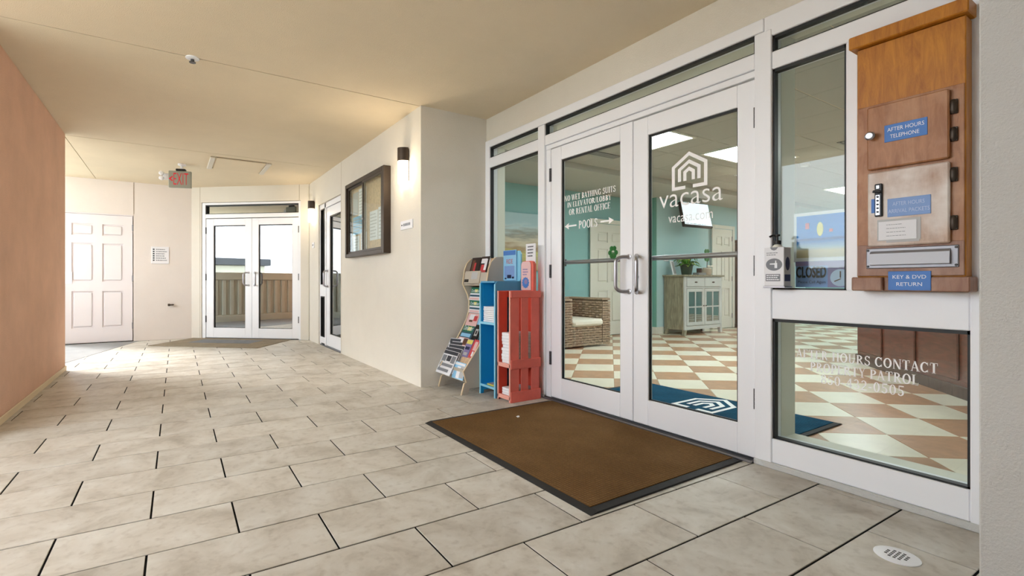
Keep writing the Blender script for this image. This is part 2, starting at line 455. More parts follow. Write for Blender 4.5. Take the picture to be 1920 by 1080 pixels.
GL = {
 'A': (.80, [DG(.11, 0, .37, 1, .07), DG(.37, 1, .68, 0, .17), R(.2, .55, .3, .36), SF(.11, 0, .05), SF(.68, 0)]),
 'B': (.72, ST(.18)+[RG(.24, .74, .36, .26, -90, 90), RG(.24, .27, .43, .27, -90, 90)]),
 'C': (.80, [RG(.42, .5, .39, .5, 42, 318), R(.66, .71, .68, .98), R(.66, .71, .04, .28)]),
 'D': (.80, ST(.18)+[RG(.24, .5, .5, .5, -90, 90)]),
 'E': (.70, ST(.18)+[R(.18, .62, .94, 1), R(.18, .48, .47, .53), R(.18, .66, 0, .06), R(.57, .62, .78, 1), R(.61, .66, 0, .24), R(.45, .49, .4, .6)]),
 'F': (.66, ST(.18)+[R(.18, .62, .94, 1), R(.18, .48, .47, .53), R(.57, .62, .78, 1), R(.45, .49, .4, .6)]),
 'G': (.86, [RG(.42, .5, .39, .5, 42, 330), R(.66, .71, .68, .98), R(.6, .76, .02, .42), R(.5, .82, .4, .45)]),
 'H': (.84, ST(.18)+ST(.66)+[R(.18, .66, .47, .53)]),
 'I': (.36, ST(.18)),
 'L': (.66, ST(.18)+[R(.18, .62, 0, .06), R(.57, .62, 0, .26)]),
 'N': (.86, ST(.14, .07)+ST(.72, .07, bot=False)+[DG(.16, 1, .69, 0, .18)]),
 'O': (.86, [RG(.43, .5, .4, .5, 0, 360, n_=28)]),
 'P': (.70, ST(.18)+[RG(.24, .72, .42, .28, -90, 90)]),
 'R': (.80, ST(.18)+[RG(.24, .73, .4, .27, -90, 90), DG(.38, .48, .7, 0, .17), SF(.7, 0, .1)]),
 'S': (.64, [RG(.32, .74, .25, .26, 15, 270, .13), RG(.32, .26, .28, .28, 90, -165, .13), R(.54, .58, .72, .98), R(.04, .08, .04, .3)]),
 'T': (.74, ST(.37, top=False)+[R(.04, .70, .94, 1), R(.04, .09, .74, 1), R(.65, .70, .74, 1)]),
 'U': (.82, [R(.1, .26, .3, 1), R(.61, .68, .3, 1), SF(.18, .95), SF(.645, .95, .07), RG(.39, .32, .29, .32, 180, 360, .14, .08)]),
 'V': (.78, [DG(.11, 1, .39, 0, .17), DG(.39, 0, .66, 1, .07), SF(.11, .95), SF(.66, .95, .05)]),
 'W': (1.1, [DG(.11, 1, .33, 0, .17), DG(.33, 0, .53, 1, .07), DG(.53, 1, .76, 0, .17), DG(.76, 0, .98, 1, .07), SF(.11, .95), SF(.98, .95, .05)]),
 'Y': (.76, [DG(.11, 1, .38, .45, .17), DG(.38, .45, .64, 1, .07), R(.3, .46, 0, .5), SF(.38, 0), SF(.11, .95), SF(.64, .95, .05)]),
 '/': (.40, [DG(.05, -.05, .33, 1.05, .06)]), '-': (.42, [R(.05, .35, .3, .42)]), ' ': (.34, []),
 '0': (.66, [RG(.32, .5, .28, .5, 0, 360, .15, .06, 26)]),
 '2': (.64, [RG(.31, .72, .25, .28, 165, -45, .14), DG(.1, .08, .5, .56, .12), R(.05, .58, 0, .1)]),
 '3': (.62, [RG(.28, .75, .24, .25, 160, -90, .14), RG(.28, .27, .29, .29, 90, -160, .15)]),
 '4': (.66, [R(.36, .51, 0, 1), DG(.07, .28, .42, 1, .08), R(.03, .62, .24, .33)]),
 '5': (.64, [R(.12, .55, .88, 1), R(.12, .19, .48, 1), RG(.28, .31, .28, .31, 125, -155, .15)]),
 '8': (.64, [RG(.31, .75, .23, .25, 0, 360, .11, .06), RG(.31, .27, .28, .27, 0, 360, .13, .06)]),
}
def serif(bb, s, x0, x1, z0, z1, y, mi=0):
    vs = []; fs = []; x = 0
    for ch in s:
        w, parts = GL[ch]
        for pv, pf in parts:
            o = len(vs); vs += [(a+x, b_) for a, b_ in pv]; fs += [tuple(i+o for i in f) for f in pf]
        x += w+.04
    fit(bb, vs, fs, x0, x1, z0, z1, y, mi)
def poly_stroke(pts, w):
    """mitred band along an open polyline, 2-D"""
    P = [Vector(p) for p in pts]; L = []; Rr = []
    for i, p in enumerate(P):
        a = (P[i]-P[i-1]).normalized() if i else (P[1]-P[0]).normalized()
        b_ = (P[i+1]-P[i]).normalized() if i < len(P)-1 else a
        na = Vector((-a.y, a.x)); nb = Vector((-b_.y, b_.x)); m_ = (na+nb)
        m_ = m_/max(.3, m_.dot(na)); L.append(p+m_*w/2); Rr.append(p-m_*w/2)
    vs = L+Rr; n_ = len(P)
    return vs, [(i, i+1, n_+i+1, n_+i) for i in range(n_-1)]
HOUSE = [[(.40, .06), (.06, .06), (.06, .64), (.5, .94), (.94, .64), (.94, .06), (.60, .06)],
         [(.235, .23), (.235, .55), (.5, .73), (.765, .55), (.765, .23)],
         [(.385, .23), (.385, .46), (.5, .54), (.615, .46), (.615, .23)]]
def house_mark(fn, w=.088):
    b_ = B()
    for pl in HOUSE:
        vs, fs = poly_stroke(pl, w); b_.add([fn(v.x, v.y) for v in vs], fs)
    return b_
def bars(bb, x0, x1, z0, z1, y, rows, mi=0, fill=.5, seed=1):
    """rows of fine print too small to read"""
    rr = random.Random(seed)
    h = (z1-z0)/rows
    for i in range(rows):
        zz = z1-h*(i+.5); x = x0
        end = x0+(x1-x0)*(rr.uniform(.7, 1))
        while x < end:
            w = (x1-x0)*rr.uniform(.06, .18); w = min(w, end-x)
            bb.add([(x, y, zz-h*fill/2), (x+w, y, zz-h*fill/2), (x+w, y, zz+h*fill/2), (x, y, zz+h*fill/2)], [(0, 1, 2, 3)], mi)
            x += w+(x1-x0)*.03
def arc(cx, cy, r, a0, a1, n_): return [(cx+r*math.cos(math.radians(a0+(a1-a0)*i/n_)), cy+r*math.sin(math.radians(a0+(a1-a0)*i/n_))) for i in range(n_+1)]

# ------------------------------------------------------------------ outside ground, slabs
XS, ZC = 2.68, 2.60            # storefront plane, ceiling height
XW, XL = 1.96, -1.0            # board wall plane, coral wall plane
YB = 9.42                      # back wall plane
PA, PB = (0.29, 9.42), (1.95, 8.08)   # the angled wall with the rear glass doors
AW = math.atan2(PB[1]-PA[1], PB[0]-PA[0])

tag(B().box(-60, 60, -60, 70, -3.2, -3.0).build('ground', 'sand'), kind='structure')
fl = B().box(-2.75, 2.75, -4.5, 9.6, -.25, -.0035).build('floor', 'grout')
tag(fl, 'covered walkway floor of staggered grey beige stone pavers with black joints', 'floor', kind='structure')

# pavers: lattice measured off the photograph
OX, OY = -.3737, 2.6474
EU, EV = (.3015, -.0068), (.0022, .3040)
def clip(poly, a, b, c):       # keep a*x+b*y <= c
    out = []
    for i, p in enumerate(poly):
        q = poly[(i+1) % len(poly)]; dp = a*p[0]+b*p[1]-c; dq = a*q[0]+b*q[1]-c
        if dp <= 0: out.append(p)
        if dp*dq < 0:
            t = dp/(dp-dq); out.append((p[0]+(q[0]-p[0])*t, p[1]+(q[1]-p[1])*t))
    return out
def shrink(poly, g):
    n_ = len(poly); out = []
    for i in range(n_):
        p0, p, p1 = Vector(poly[i-1]), Vector(poly[i]), Vector(poly[(i+1) % n_])
        a = (p-p0).normalized(); b_ = (p1-p).normalized()
        na = Vector((-a.y, a.x)); nb = Vector((-b_.y, b_.x)); m_ = na+nb
        m_ = m_/max(.35, m_.dot(na)); out.append((p.x+m_.x*g, p.y+m_.y*g))
    return out
def slab(poly, top, th, bev=.0012):
    inn = shrink(poly, bev); n_ = len(poly)
    vs = [(x, y, top-th) for x, y in poly]+[(x, y, top-bev) for x, y in poly]+[(x, y, top) for x, y in inn]
    fs = [(i, (i+1) % n_, n_+(i+1) % n_, n_+i) for i in range(n_)]+[(n_+i, n_+(i+1) % n_, 2*n_+(i+1) % n_, 2*n_+i) for i in range(n_)]+[tuple(range(2*n_, 3*n_))]
    return vs, fs
def area(p): return abs(sum(p[i][0]*p[(i+1) % len(p)][1]-p[(i+1) % len(p)][0]*p[i][1] for i in range(len(p))))/2
JW = .0038
full = None
field = B(); n_t = 0
ga, gb = (-1.105, 7.28), (-.477, 9.376)
for v in range(-24, 24):
    par = v % 2                 # a paver joint sits at even u on even rows
    for k in range(-6, 8):
        u = 2*k+(0 if par == 0 else 1)
        P0 = (OX+EU[0]*u+EV[0]*v, OY+EU[1]*u+EV[1]*v)
        q = [P0, (P0[0]+2*EU[0], P0[1]+2*EU[1]), (P0[0]+2*EU[0]+EV[0], P0[1]+2*EU[1]+EV[1]), (P0[0]+EV[0], P0[1]+EV[1])]
        if max(p[0] for p in q) < -2.7 or min(p[1] for p in q) < -4.4: continue
        c_ = clip(q, 1, 0, 2.70); c_ = clip(c_, -1, 0, 2.7) if c_ else c_
        if c_: c_ = clip(c_, 0, 1, YB-.005)
        if c_: c_ = clip(c_, -(PB[1]-PA[1]), PB[0]-PA[0], -(PB[1]-PA[1])*PA[0]+(PB[0]-PA[0])*PA[1]-.01)
        if c_ and P0[1] > 6.2: c_ = clip(c_, -(gb[1]-ga[1]), (gb[0]-ga[0]), -(gb[1]-ga[1])*ga[0]+(gb[0]-ga[0])*ga[1]-.003)
        if not c_ or len(c_) < 3 or area(c_) < .002: continue
        cx_ = sum(p[0] for p in c_)/len(c_); cy_ = sum(p[1] for p in c_)/len(c_)
        if cy_ > 4.09 and min(p[0] for p in c_) > XW+.02: continue
        s_ = shrink(c_, JW)
        whole = len(c_) == 4 and abs(area(c_)-area(q)) < 1e-4
        if cx_ < -1.25 or cy_ < .1:
            vs, fs = slab(s_, random.uniform(-.0006, .0004), .02); field.add(vs, fs); continue
        ox, oy = P0
        if whole:
            if full is None:
                vs, fs = slab([(x-ox, y-oy) for x, y in s_], 0, .02); full = B().add(vs, fs).mesh('floor_tile', 'paver')
            o = bpy.data.objects.new('floor_tile', full)
        else:
            vs, fs = slab([(x-ox, y-oy) for x, y in s_], 0, .02); o = bpy.data.objects.new('floor_tile', B().add(vs, fs).mesh('floor_tile', 'paver'))
        C.objects.link(o); o.location = (ox, oy, random.uniform(-.0008, .0004)); o.parent = fl; n_t += 1
field.build('floor_tile_field', 'paver', fl)['kind'] = 'stuff'
print('pavers', n_t)
# grey concrete landing by the six panel door
B().prism([(-2.74, 5.4), (-1.41, 5.4), (-1.41, 6.26), ga, gb, (-.477, YB), (-2.74, YB)], 2, -.02, .002).build('concrete_landing', 'concrete', fl)

# parapet with posts and rail on the open side, and a far roof beyond it
pr = thing('parapet', 'low tan parapet with balusters along the open side', 'parapet', (-2.75, 0, 0), kind='structure')
b = B(); b.box(-.18, 0, -4.5, 3.9, -.3, 1.18, .01); b.box(-.18, 0, 3.9, 15, -.3, .16, .01); b.box(-.18, 0, 3.9, 15, 1.02, 1.2, .01); b.box(-.12, -.06, 3.9, 15, .16, 1.02); b.build('parapet_body', 'parapet', pr)
for k in range(60):
    y = 4.0+k*.18
    B().box(-.16, -.02, y, y+.09, .16, 1.02, .012).build('baluster', 'parapet', pr)
far = thing('far_building', 'dark flat roofed building far beyond the parapet', 'building', (-38, 4, -3))
B().box(-4, 4, -9, 6, 0, 5.4, .05).build('wall', 'parapet', far); B().box(-4.4, 4.4, -9.4, 6.4, 5.4, 6.0, .05).build('roof', 'roof_far', far); B().box(-1, 1.5, -4, 1, 6.0, 6.8, .05).build('roof_plant', 'roof_far', far)

# ------------------------------------------------------------------ walls and ceiling of the walkway
def struct(b_, name, mats, label=None, cat=None): return tag(b_.build(name, mats), label, cat, kind='structure')
ce = B(); ce.box(-1.35, 6.0, -4.5, 3.945, ZC, ZC+.3); ce.box(-1.35, 2.9, 3.955, 6.765, ZC, ZC+.3); ce.box(-1.018, 2.9, 6.775, 9.9, ZC, ZC+.3); ce.box(-3.25, -1.026, 6.775, 9.9, ZC, ZC+.3); ce.box(-3.25, 3, -4.5, 9.9, ZC+.3, ZC+.4)
struct(ce, 'ceiling', 'ceiling_tan', 'tan stucco soffit over the walkway, divided by thin joints', 'ceiling')
struct(B().box(-1.4, XW, -3.4, -3.1, 0, ZC), 'wall_behind', 'stucco_coral', 'coral stucco wall closing the walkway behind the camera', 'wall')
struct(B().box(-1.4, XL, -3.1, .8, 0, ZC, .006), 'wall_near_blocker', 'stucco_coral', 'unseen coral stucco wall added beside the camera to limit the light', 'wall')  # unseen wall, added to narrow the open side and cut light on the pier
cw = struct(B().box(-1.4, XL, 4.02, 6.72, 0, ZC, .006).box(-2.72, -1.4, 4.02, 5.3, 0, ZC, .006), 'wall_left', 'stucco_coral', 'coral stucco wall at the near left, with an unseen wing added to block sun', 'wall')  # second box is an unseen wing, added to keep sun off the near floor
B().box(XL, XL+.012, 4.02, 6.72, 0, .055, .004).build('baseboard', 'rack_edge', cw)
bw = B(); bw.box(-1.52, -1.46, YB, YB+.25, 0, ZC); bw.box(-1.46, -.535, YB, YB+.25, 2.06, ZC); bw.box(-.522, .36, YB, YB+.25, 0, ZC); bw.box(-.535, -.522, YB+.004, YB+.25, 0, ZC); bw.box(-1.46, -.535, YB+.1, YB+.25, 0, 2.06)
struct(bw, 'wall_back', 'stucco_pink', 'pale stucco wall behind the six panel door', 'wall')
# angled wall (local x along the wall from the viewer's left)
LA = math.hypot(PB[0]-PA[0], PB[1]-PA[1])
aw = B(); aw.box(0, .185, 0, .25, 0, ZC); aw.box(1.99, LA, 0, .25, 0, ZC); aw.box(.185, 1.99, 0, .25, 2.335, ZC)
tag(aw.build('wall_rear', 'stucco_cream', None, (PA[0], PA[1], 0), AW), 'cream stucco wall angled around the rear glass doors', 'wall', kind='structure')
# board wall, pier, header, right pier
rw = B(); rw.box(XW, 2.87, 3.93, 6.352, 0, ZC); rw.box(XW, 2.2, 6.352, 6.36, 0, ZC); rw.box(XW, 2.2, 6.36, 7.5, 2.17, ZC); rw.box(XW, 2.2, 7.5, 8.12, 0, ZC)
struct(rw, 'wall_right', 'stucco_cream', 'cream stucco wall carrying the notice board', 'wall')
struct(B().box(XS+.012, 2.93, .35, 3.93, 2.37, ZC), 'wall_header', 'stucco_cream', 'cream stucco band above the storefront', 'wall')
struct(B().box(XW, 2.93, -2.5, .386, 0, ZC, .004), 'wall_front', 'stucco_pier', 'pale grey stucco pier cropped at the right edge', 'wall')

for (x_, y_, rz_, par_, z0_) in ((-.53, YB, 0, 'wall_back', 2.08), (XW, 6.335, RIGHT, 'wall_right', 0.)):
    B().box(x_-.0025 if rz_ == 0 else x_-.001, x_+.0025 if rz_ == 0 else x_+.004, y_-.001 if rz_ == 0 else y_-.0025, y_+.0025, z0_, ZC).build('joint', 'seam', bpy.data.objects[par_])
for xj in (.16, 1.965): B().box(xj-.0025, xj+.0025, -.001, .004, 2.34 if xj > 1 else 0, ZC).build('joint', 'seam', bpy.data.objects['wall_rear'])

# sprinkler, access panel, exit sign
sp = thing('sprinkler', 'small white round sprinkler escutcheon on the tan soffit joint', 'sprinkler', (.128, 3.957, ZC))
B().lathe([(.045, 0), (.045, -.006), (.03, -.012), (.012, -.012)], (0, 0, 0)).build('escutcheon', 'white_metal', sp, smooth=True)
B().lathe([(.012, -.008), (.012, -.03), (.022, -.032), (.022, -.036)], (0, 0, 0), seg=14).build('head', 'dark_steel', sp, smooth=True)
ap = thing('access_panel', 'tan access hatch with white end trims set in the soffit', 'hatch', (.8, 7.26, ZC-.001))
B().box(-.30, .30, -.32, .36, -.012, 0, .003).build('panel', 'ceiling_tan', ap)
b = B(); b.box(-.31, .31, .36, .375, -.004, 0); b.box(-.31, .31, -.335, -.32, -.004, 0); b.build('gap', 'seam', ap)['kind'] = 'stuff'
for k_ in (-1, 1): B().box(k_*.345-.03, k_*.345+.03, -.33, .39, -.02, 0, .006).build('trim', 'stucco_cream', ap)
ex = thing('exit_sign', 'grey exit sign with red letters hanging under the soffit', 'exit sign', (.10, 7.62, ZC), -.30)
B().box(-.14, .14, -.02, .02, -.33, -.10, .006).build('sign_plate', 'exit_grey', ex)
b = B(); text(b, 'EXIT', -.078, .105, -.29, -.13, -.0215, 0, -.012); vs, fs = poly_stroke([(-.09, -.18), (-.125, -.21), (-.09, -.24)], .014); b.add([(v.x, -.0215, v.y) for v in vs], fs); b.build('lettering', 'exit_red', ex)
B().box(-.05, .07, -.03, .03, -.10, -.07, .006).build('housing', 'black', ex)
B().lathe([(.05, 0), (.05, -.02), (.015, -.03), (.015, -.07)], (0.02, 0, 0)).build('canopy_mount', 'white_metal', ex, smooth=True)
for zz in (-.15, -.215):
    h = B().lathe([(.012, 0), (.028, -.02), (.028, -.05), (.02, -.055)], (-.215, -.02, zz), axis=1, seg=16).build('lamp_head', 'white_metal', ex, smooth=True)
B().box(-.215, -.14, -.008, .008, -.225, -.14, .003).build('lamp_arm', 'white_metal', ex)

# ------------------------------------------------------------------ storefront (local x = 3.95 - y, local y = x - 2.68)
SO = (XS, 3.95, 0)
def sx_(y): return 3.95-y
wf = thing('window_1', 'white aluminium storefront framing with sidelights and transoms round the glass entry doors', 'window', SO, RIGHT, kind='structure')
def bar(y0, y1, z0, z1, name='frame_bar', d0=0., d1=.10, m_='white_metal', bev=.004):
    return B().box(sx_(y0), sx_(y1), d0, d1, z0, z1, bev).build(name, m_, wf)
bar(3.95, 3.86, 0, 2.375, 'jamb'); bar(3.13, 3.045, 0, 2.3, 'mullion', -.005); bar(1.36, 1.275, 0, 2.3, 'mullion', -.005); bar(.552, .39, 0, 2.3, 'jamb')
bar(3.86, 1.315, 2.305, 2.375, 'head'); bar(1.313, .39, 2.265, 2.375, 'head')
bar(3.86, 3.13, 2.10, 2.197, 'transom_bar'); bar(3.045, 1.36, 2.122, 2.205, 'transom_bar'); bar(1.275, .552, 2.088, 2.178, 'transom_bar')
bar(3.045, 1.36, 2.082, 2.12, 'door_head', .012); bar(3.043, 2.985, 0, 2.082, 'door_jamb', .012)
bar(.955, .908, .935, 2.087, 'mullion'); bar(1.275, .552, .782, .935, 'middle_rail'); bar(1.275, .552, .03, .155, 'bottom_rail'); bar(3.86, 3.13, .03, .155, 'bottom_rail')
bar(3.95, 3.045, 0, .03, 'sill', -.015, .10, 'stucco_pier'); bar(1.36, .39, 0, .03, 'sill', -.015, .10, 'stucco_pier')
B().box(sx_(3.04), sx_(1.36), -.03, .12, 0, .014, .004).build('threshold', 'aluminium', wf)
b = B()
for k in range(4): b.box(sx_(3.03), sx_(1.37), -.022+k*.009, -.018+k*.009, .014, .017)
b.build('threshold_ribs', 'dark_steel', wf)
def pane(parent, x0, x1, z0, z1, d=.05, g=.016, mat=None):
    """glass with black gaskets set back in its frame"""
    B().box(x0, x1, d-.003, d+.003, z0, z1).build('glass', [mat or GLASS], parent)
    b_ = B(); e = .004
    for (a0, a1, c0, c1) in ((x0, x0+g*.6, z0, z1), (x1-g*.6, x1, z0, z1), (x0, x1, z0, z0+g*.5), (x0, x1, z1-g, z1)):
        b_.box(a0, a1, .012, d-.004, c0, c1)
    b_.build('gasket', 'gasket', parent)
pane(wf, sx_(3.86), sx_(3.13), 2.197, 2.305); pane(wf, sx_(3.86), sx_(3.13), .155, 2.10)
pane(wf, sx_(3.045), sx_(1.36), 2.205, 2.305); pane(wf, sx_(1.275), sx_(.552), 2.178, 2.265)
pane(wf, sx_(1.275), sx_(.955), .935, 2.088); pane(wf, sx_(1.275), sx_(.552), .155, .782)
B().box(sx_(.908), sx_(.552), .02, .09, .935, 2.088).build('infill_panel', 'white_metal', wf)
# reveals of the thick wall behind the frame
b = B(); b.box(sx_(1.36), sx_(1.275), .10, .25, 0, 2.37); b.box(sx_(1.275), sx_(.39), .10, .25, 0, .14); b.box(sx_(3.95), sx_(3.86), .10, .19, 0, 2.37); b.box(sx_(3.13), sx_(3.045), .10, .14, 0, 2.37); b.box(sx_(3.86), sx_(.39), .10, .25, 2.31, 2.37); b.box(sx_(.5), sx_(.39), .1, .25, .14, 2.31)
b.build('reveal', 'lobby_white', wf)
# lower window lettering
b = B()
serif(b, 'AFTER HOURS CONTACT', sx_(1.18), sx_(.655), .590, .635, .0455)
serif(b, 'PROPERTY PATROL', sx_(1.118), sx_(.715), .531, .576, .0455)
serif(b, '850-432-0505', sx_(1.072), sx_(.762), .474, .520, .0455)
b.build('lettering', 'vinyl_white', wf)

def hinge(parent, x, z, h=.11, y=-.006, m_='dark_steel'):
    b_ = B()
    for k in range(5): b_.lathe([(.008, z-h/2+k*h/5+.0015), (.0085, z-h/2+k*h/5+.003), (.0085, z-h/2+(k+1)*h/5-.003), (.008, z-h/2+(k+1)*h/5-.0015)], (x, y, 0), seg=10)
    b_.box(x-.012, x+.012, y, y+.008, z-h/2, z+h/2)
    b_.build('hinge', m_, parent, smooth=True)
def pull(parent, x, z0, z1, side, out=.075, r=.0125, y=0.):
    """D shaped tube pull"""
    rc = .042; g = lambda dd: x+side*.055*dd/out       # the bow leans sideways, away from the meeting stiles
    pts = [(x, y, z1)]
    for i in range(9): a = PI/2*i/8; dd = out-rc+rc*math.sin(a); pts.append((g(dd), y-dd, z1-rc+rc*math.cos(a)))
    for i in range(9): a = PI/2*i/8; dd = out-rc+rc*math.cos(a); pts.append((g(dd), y-dd, z0+rc-rc*math.sin(a)))
    pts.append((x, y, z0))
    b_ = B().tube(pts, r, 12)
    b_.lathe([(.018, 0), (.018, -.006), (.013, -.008)], (x, y, z1), axis=1, seg=14); b_.lathe([(.018, 0), (.018, -.006), (.013, -.008)], (x, y, z0), axis=1, seg=14)
    b_.build('pull_handle', 'steel', parent, smooth=True)
def leaf(name, label, loc, rz, w, h, gx0, gx1, gz0, gz1, hinge_side, pull_x, mat=None, pull_z=(.885, 1.125), bar_z=1.112, depth=.045, dy=.012):
    """full glass door leaf, local origin at its lower left front corner"""
    r = thing(name, label, 'door', loc, rz, kind='structure')
    for nm, a in (('stile', (0, gx0, 0, h)), ('stile', (gx1, w, 0, h)), ('top_rail', (gx0, gx1, gz1, h)), ('bottom_rail', (gx0, gx1, 0, gz0))):
        B().box(a[0], a[1], 0, depth, a[2], a[3], .003).build(nm, 'white_metal', r)
    pane(r, gx0, gx1, gz0, gz1, .03, .014, mat)
    hx = -.006 if hinge_side < 0 else w+.006
    for z in (.32, 1.04, 1.84): hinge(r, hx, z)
    pull(r, pull_x, pull_z[0], pull_z[1], -1 if hinge_side < 0 else 1)
    if bar_z:
        B().tube([(.06, depth+.04, bar_z), (w-.06, depth+.04, bar_z)], .016, 12).build('push_bar', 'aluminium', r, smooth=True)
        b_ = B()
        for xx in (.045, w-.075): b_.box(xx, xx+.03, depth-.001, depth+.06, bar_z-.03, bar_z+.03, .004)
        b_.build('bar_bracket', 'dark_steel', r)
    return r
DX = XS+.012
d1 = leaf('door_1', 'left leaf of the white glass entry doors, lettered about bathing suits and pools', (DX, 2.98, .022), RIGHT, .817, 2.053, .118, .71, .168, 1.943, -1, .79)
d2 = leaf('door_2', 'right leaf of the white glass entry doors, with house emblem on the glass', (DX, 2.158, .022), RIGHT, .795, 2.048, .118, .70, .168, 1.926, 1, .03)
B().lathe([(.016, 0), (.016, -.006), (.006, -.008)], (.03, 0, .985), axis=1, seg=14).build('lock_cylinder', 'steel', d2, smooth=True)
# lettering and marks on the two leaves (local x = leaf origin y - y, z less .022)
b = B(); yy = .024
serif(b, 'NO WET BATHING SUITS', .135, .65, 1.600, 1.645, yy)
serif(b, 'IN ELEVATOR/LOBBY', .166, .611, 1.545, 1.590, yy)
serif(b, 'OR RENTAL OFFICE', .184, .601, 1.485, 1.532, yy)
serif(b, 'POOLS', .289, .479, 1.365, 1.43, yy)
for xa, xb, sg in ((.135, .266, -1), (.51, .635, 1)):
    tip = xa if sg < 0 else xb; tail = xb if sg < 0 else xa
    z = 1.398; hx = tip-sg*.042
    b.add([(tail, yy, z-.006), (hx, yy, z-.006), (hx, yy, z+.006), (tail, yy, z+.006)], [(0, 1, 2, 3)])
    b.add([(tip, yy, z), (hx-sg*.006, yy, z-.026), (hx, yy, z), (hx-sg*.006, yy, z+.026)], [(0, 1, 2), (0, 2, 3)])
b.build('lettering', 'vinyl_white', d1)
E2 = 2.158
house_mark(lambda u, v: (E2-1.885+u*.243, yy, 1.525+v*.232)).build('emblem', 'vinyl_white', d2)
b = B(); text(b, 'vacasa', E2-1.972, E2-1.555, 1.427, 1.508, yy, 0, -.008); b.build('lettering', 'vinyl_white', d2)
b = B(); text(b, 'vacasa.com', E2-1.905, E2-1.613, 1.328, 1.368, yy, 0, -.004); b.build('web_address', 'vinyl_white', d2)

# ------------------------------------------------------------------ rear glass doors in the angled wall
def at_wall(x, y=0, z=0): return (PA[0]+x*math.cos(AW)-y*math.sin(AW), PA[1]+x*math.sin(AW)+y*math.cos(AW), z)
w2 = thing('window_2', 'white frame and transom round the rear glass doors', 'window', at_wall(0), AW, kind='structure')
for nm, a in (('jamb', (.19, .255, 0, 2.33)), ('jamb', (1.945, 1.99, 0, 2.33)), ('head', (.255, 1.945, 2.29, 2.33)), ('transom_bar', (.255, 1.945, 2.065, 2.135))):
    B().box(a[0], a[1], .012, .11, a[2], a[3], .004).build(nm, 'white_metal', w2)
pane(w2, .255, 1.945, 2.135, 2.29, .06, .016, GLASSR)
B().box(.25, 1.95, .0, .14, 0, .012, .003).build('threshold', 'dark_steel', w2)
d3 = leaf('door_3', 'left leaf of the rear glass doors reflecting sky and parapet', at_wall(.262, .022, .014), AW, .838, 2.04, .135, .718, .17, 1.925, -1, .785, GLASSR, (.90, 1.115), 0)
d4 = leaf('door_4', 'right leaf of the rear glass doors reflecting sky and parapet', at_wall(1.104, .022, .014), AW, .838, 2.04, .12, .725, .165, 1.93, 1, .05, GLASSR, (.90, 1.115), 0)
# what stands behind those doors: a dim hall
hb = B(); hb.box(.1, 2.1, 1.8, 1.9, 0, ZC); hb.box(-.1, .1, .25, 1.9, 0, ZC); hb.box(2.1, 2.2, .25, 1.9, 0, ZC); hb.box(.1, 2.1, .25, 1.9, ZC, ZC+.1); hb.box(.1, 2.1, .25, 1.9, -.1, -.001)
tag(hb.build('wall_hall', 'shelf_grey', None, at_wall(0), AW), kind='structure')

# ------------------------------------------------------------------ side glass door in the board wall
SD = (XW, 7.5, 0)
w3 = thing('window_3', 'white frame and narrow sidelight round the side glass door', 'window', SD, RIGHT, kind='structure')
for nm, a in (('jamb', (0, .07, 0, 2.165)), ('mullion', (.27, .335, 0, 2.165)), ('head', (.07, 1.14, 2.09, 2.165)), ('sidelight_rail', (.07, .27, .03, .13)), ('sidelight_rail', (.07, .27, .75, .93))):
    B().box(a[0], a[1], .02, .13, a[2], a[3], .004).build(nm, 'white_metal', w3)
pane(w3, .07, .27, .93, 2.09, .07, .016, GLASSR); pane(w3, .07, .27, .13, .75, .07, .016, GLASSR)
B().box(.07, 1.14, .0, .15, 0, .014, .003).build('threshold', 'dark_steel', w3)
d5 = leaf('door_5', 'single white glass door in the board wall', (XW+.03, 7.5-.34, .016), RIGHT, .795, 2.065, .16, .71, .18, 1.93, 1, .06, GLASSR, (.89, 1.12), 0)
rb = B(); rb.box(2.21, 2.85, 6.36, 6.4, 0, ZC); rb.box(2.80, 2.85, 6.4, 8.1, 0, ZC); rb.box(2.2, 2.8, 8.1, 8.14, 0, ZC); rb.box(2.2, 2.85, 6.36, 8.1, -.1, -.001)
struct(rb, 'wall_closet', 'shelf_grey')
sh = thing('shelf_unit', 'pale shelf unit behind the single glass door', 'shelf', (2.6, 6.95, 0))
for k in range(6): B().box(-.12, .12, -.45, .45, .3+k*.3, .32+k*.3, .003).build('shelf', 'lobby_white', sh)
for yy_ in (-.45, .43): B().box(-.12, .12, yy_, yy_+.02, 0, 1.85, .003).build('side_panel', 'lobby_white', sh)

# ------------------------------------------------------------------ six panel doors
def six_panel(name, label, loc, rz, w, h, mat='door_white', hinges=1, knob=None, proud=0):
    r = thing(name, label, 'door', loc, rz, kind='structure')
    sw = w*.135; cw_ = w*.12; pw = (w-2*sw-cw_)/2
    rows = [(h*.115, h*.40), (h*.475, h*.775), (h*.835, h*.925)]
    b_ = B(); b_.box(0, sw, 0, .04, 0, h); b_.box(w-sw, w, 0, .04, 0, h); b_.box(sw+pw, sw+pw+cw_, 0, .04, 0, h)
    zs = [0]+[q for rr in rows for q in rr]+[h]
    for i in range(0, len(zs), 2):
        for x in (sw, sw+pw+cw_): b_.box(x, x+pw, 0, .04, zs[i], zs[i+1])
    b_.build('leaf', mat, r)
    for z0, z1 in rows:
        for x in (sw, sw+pw+cw_):
            q = B(); q.box(x, x+pw, .02, .03, z0, z1); q.box(x+.022, x+pw-.022, .001, .021, z0+.022, z1-.022, .018)
            q.build('panel', mat, r)
    if hinges:
        hx = w+.004 if hinges > 0 else -.004
        for z in (h*.12, h*.5, h*.91): hinge(r, hx, z, .1, -.003, 'aluminium')
    if knob:
        B().lathe([(.026, 0), (.026, -.006), (.01, -.012), (.01, -.035), (.026, -.045), (.028, -.06), (.015, -.07)], (knob, 0, .95), axis=1, seg=18).build('knob', 'steel', r, smooth=True)
    return r
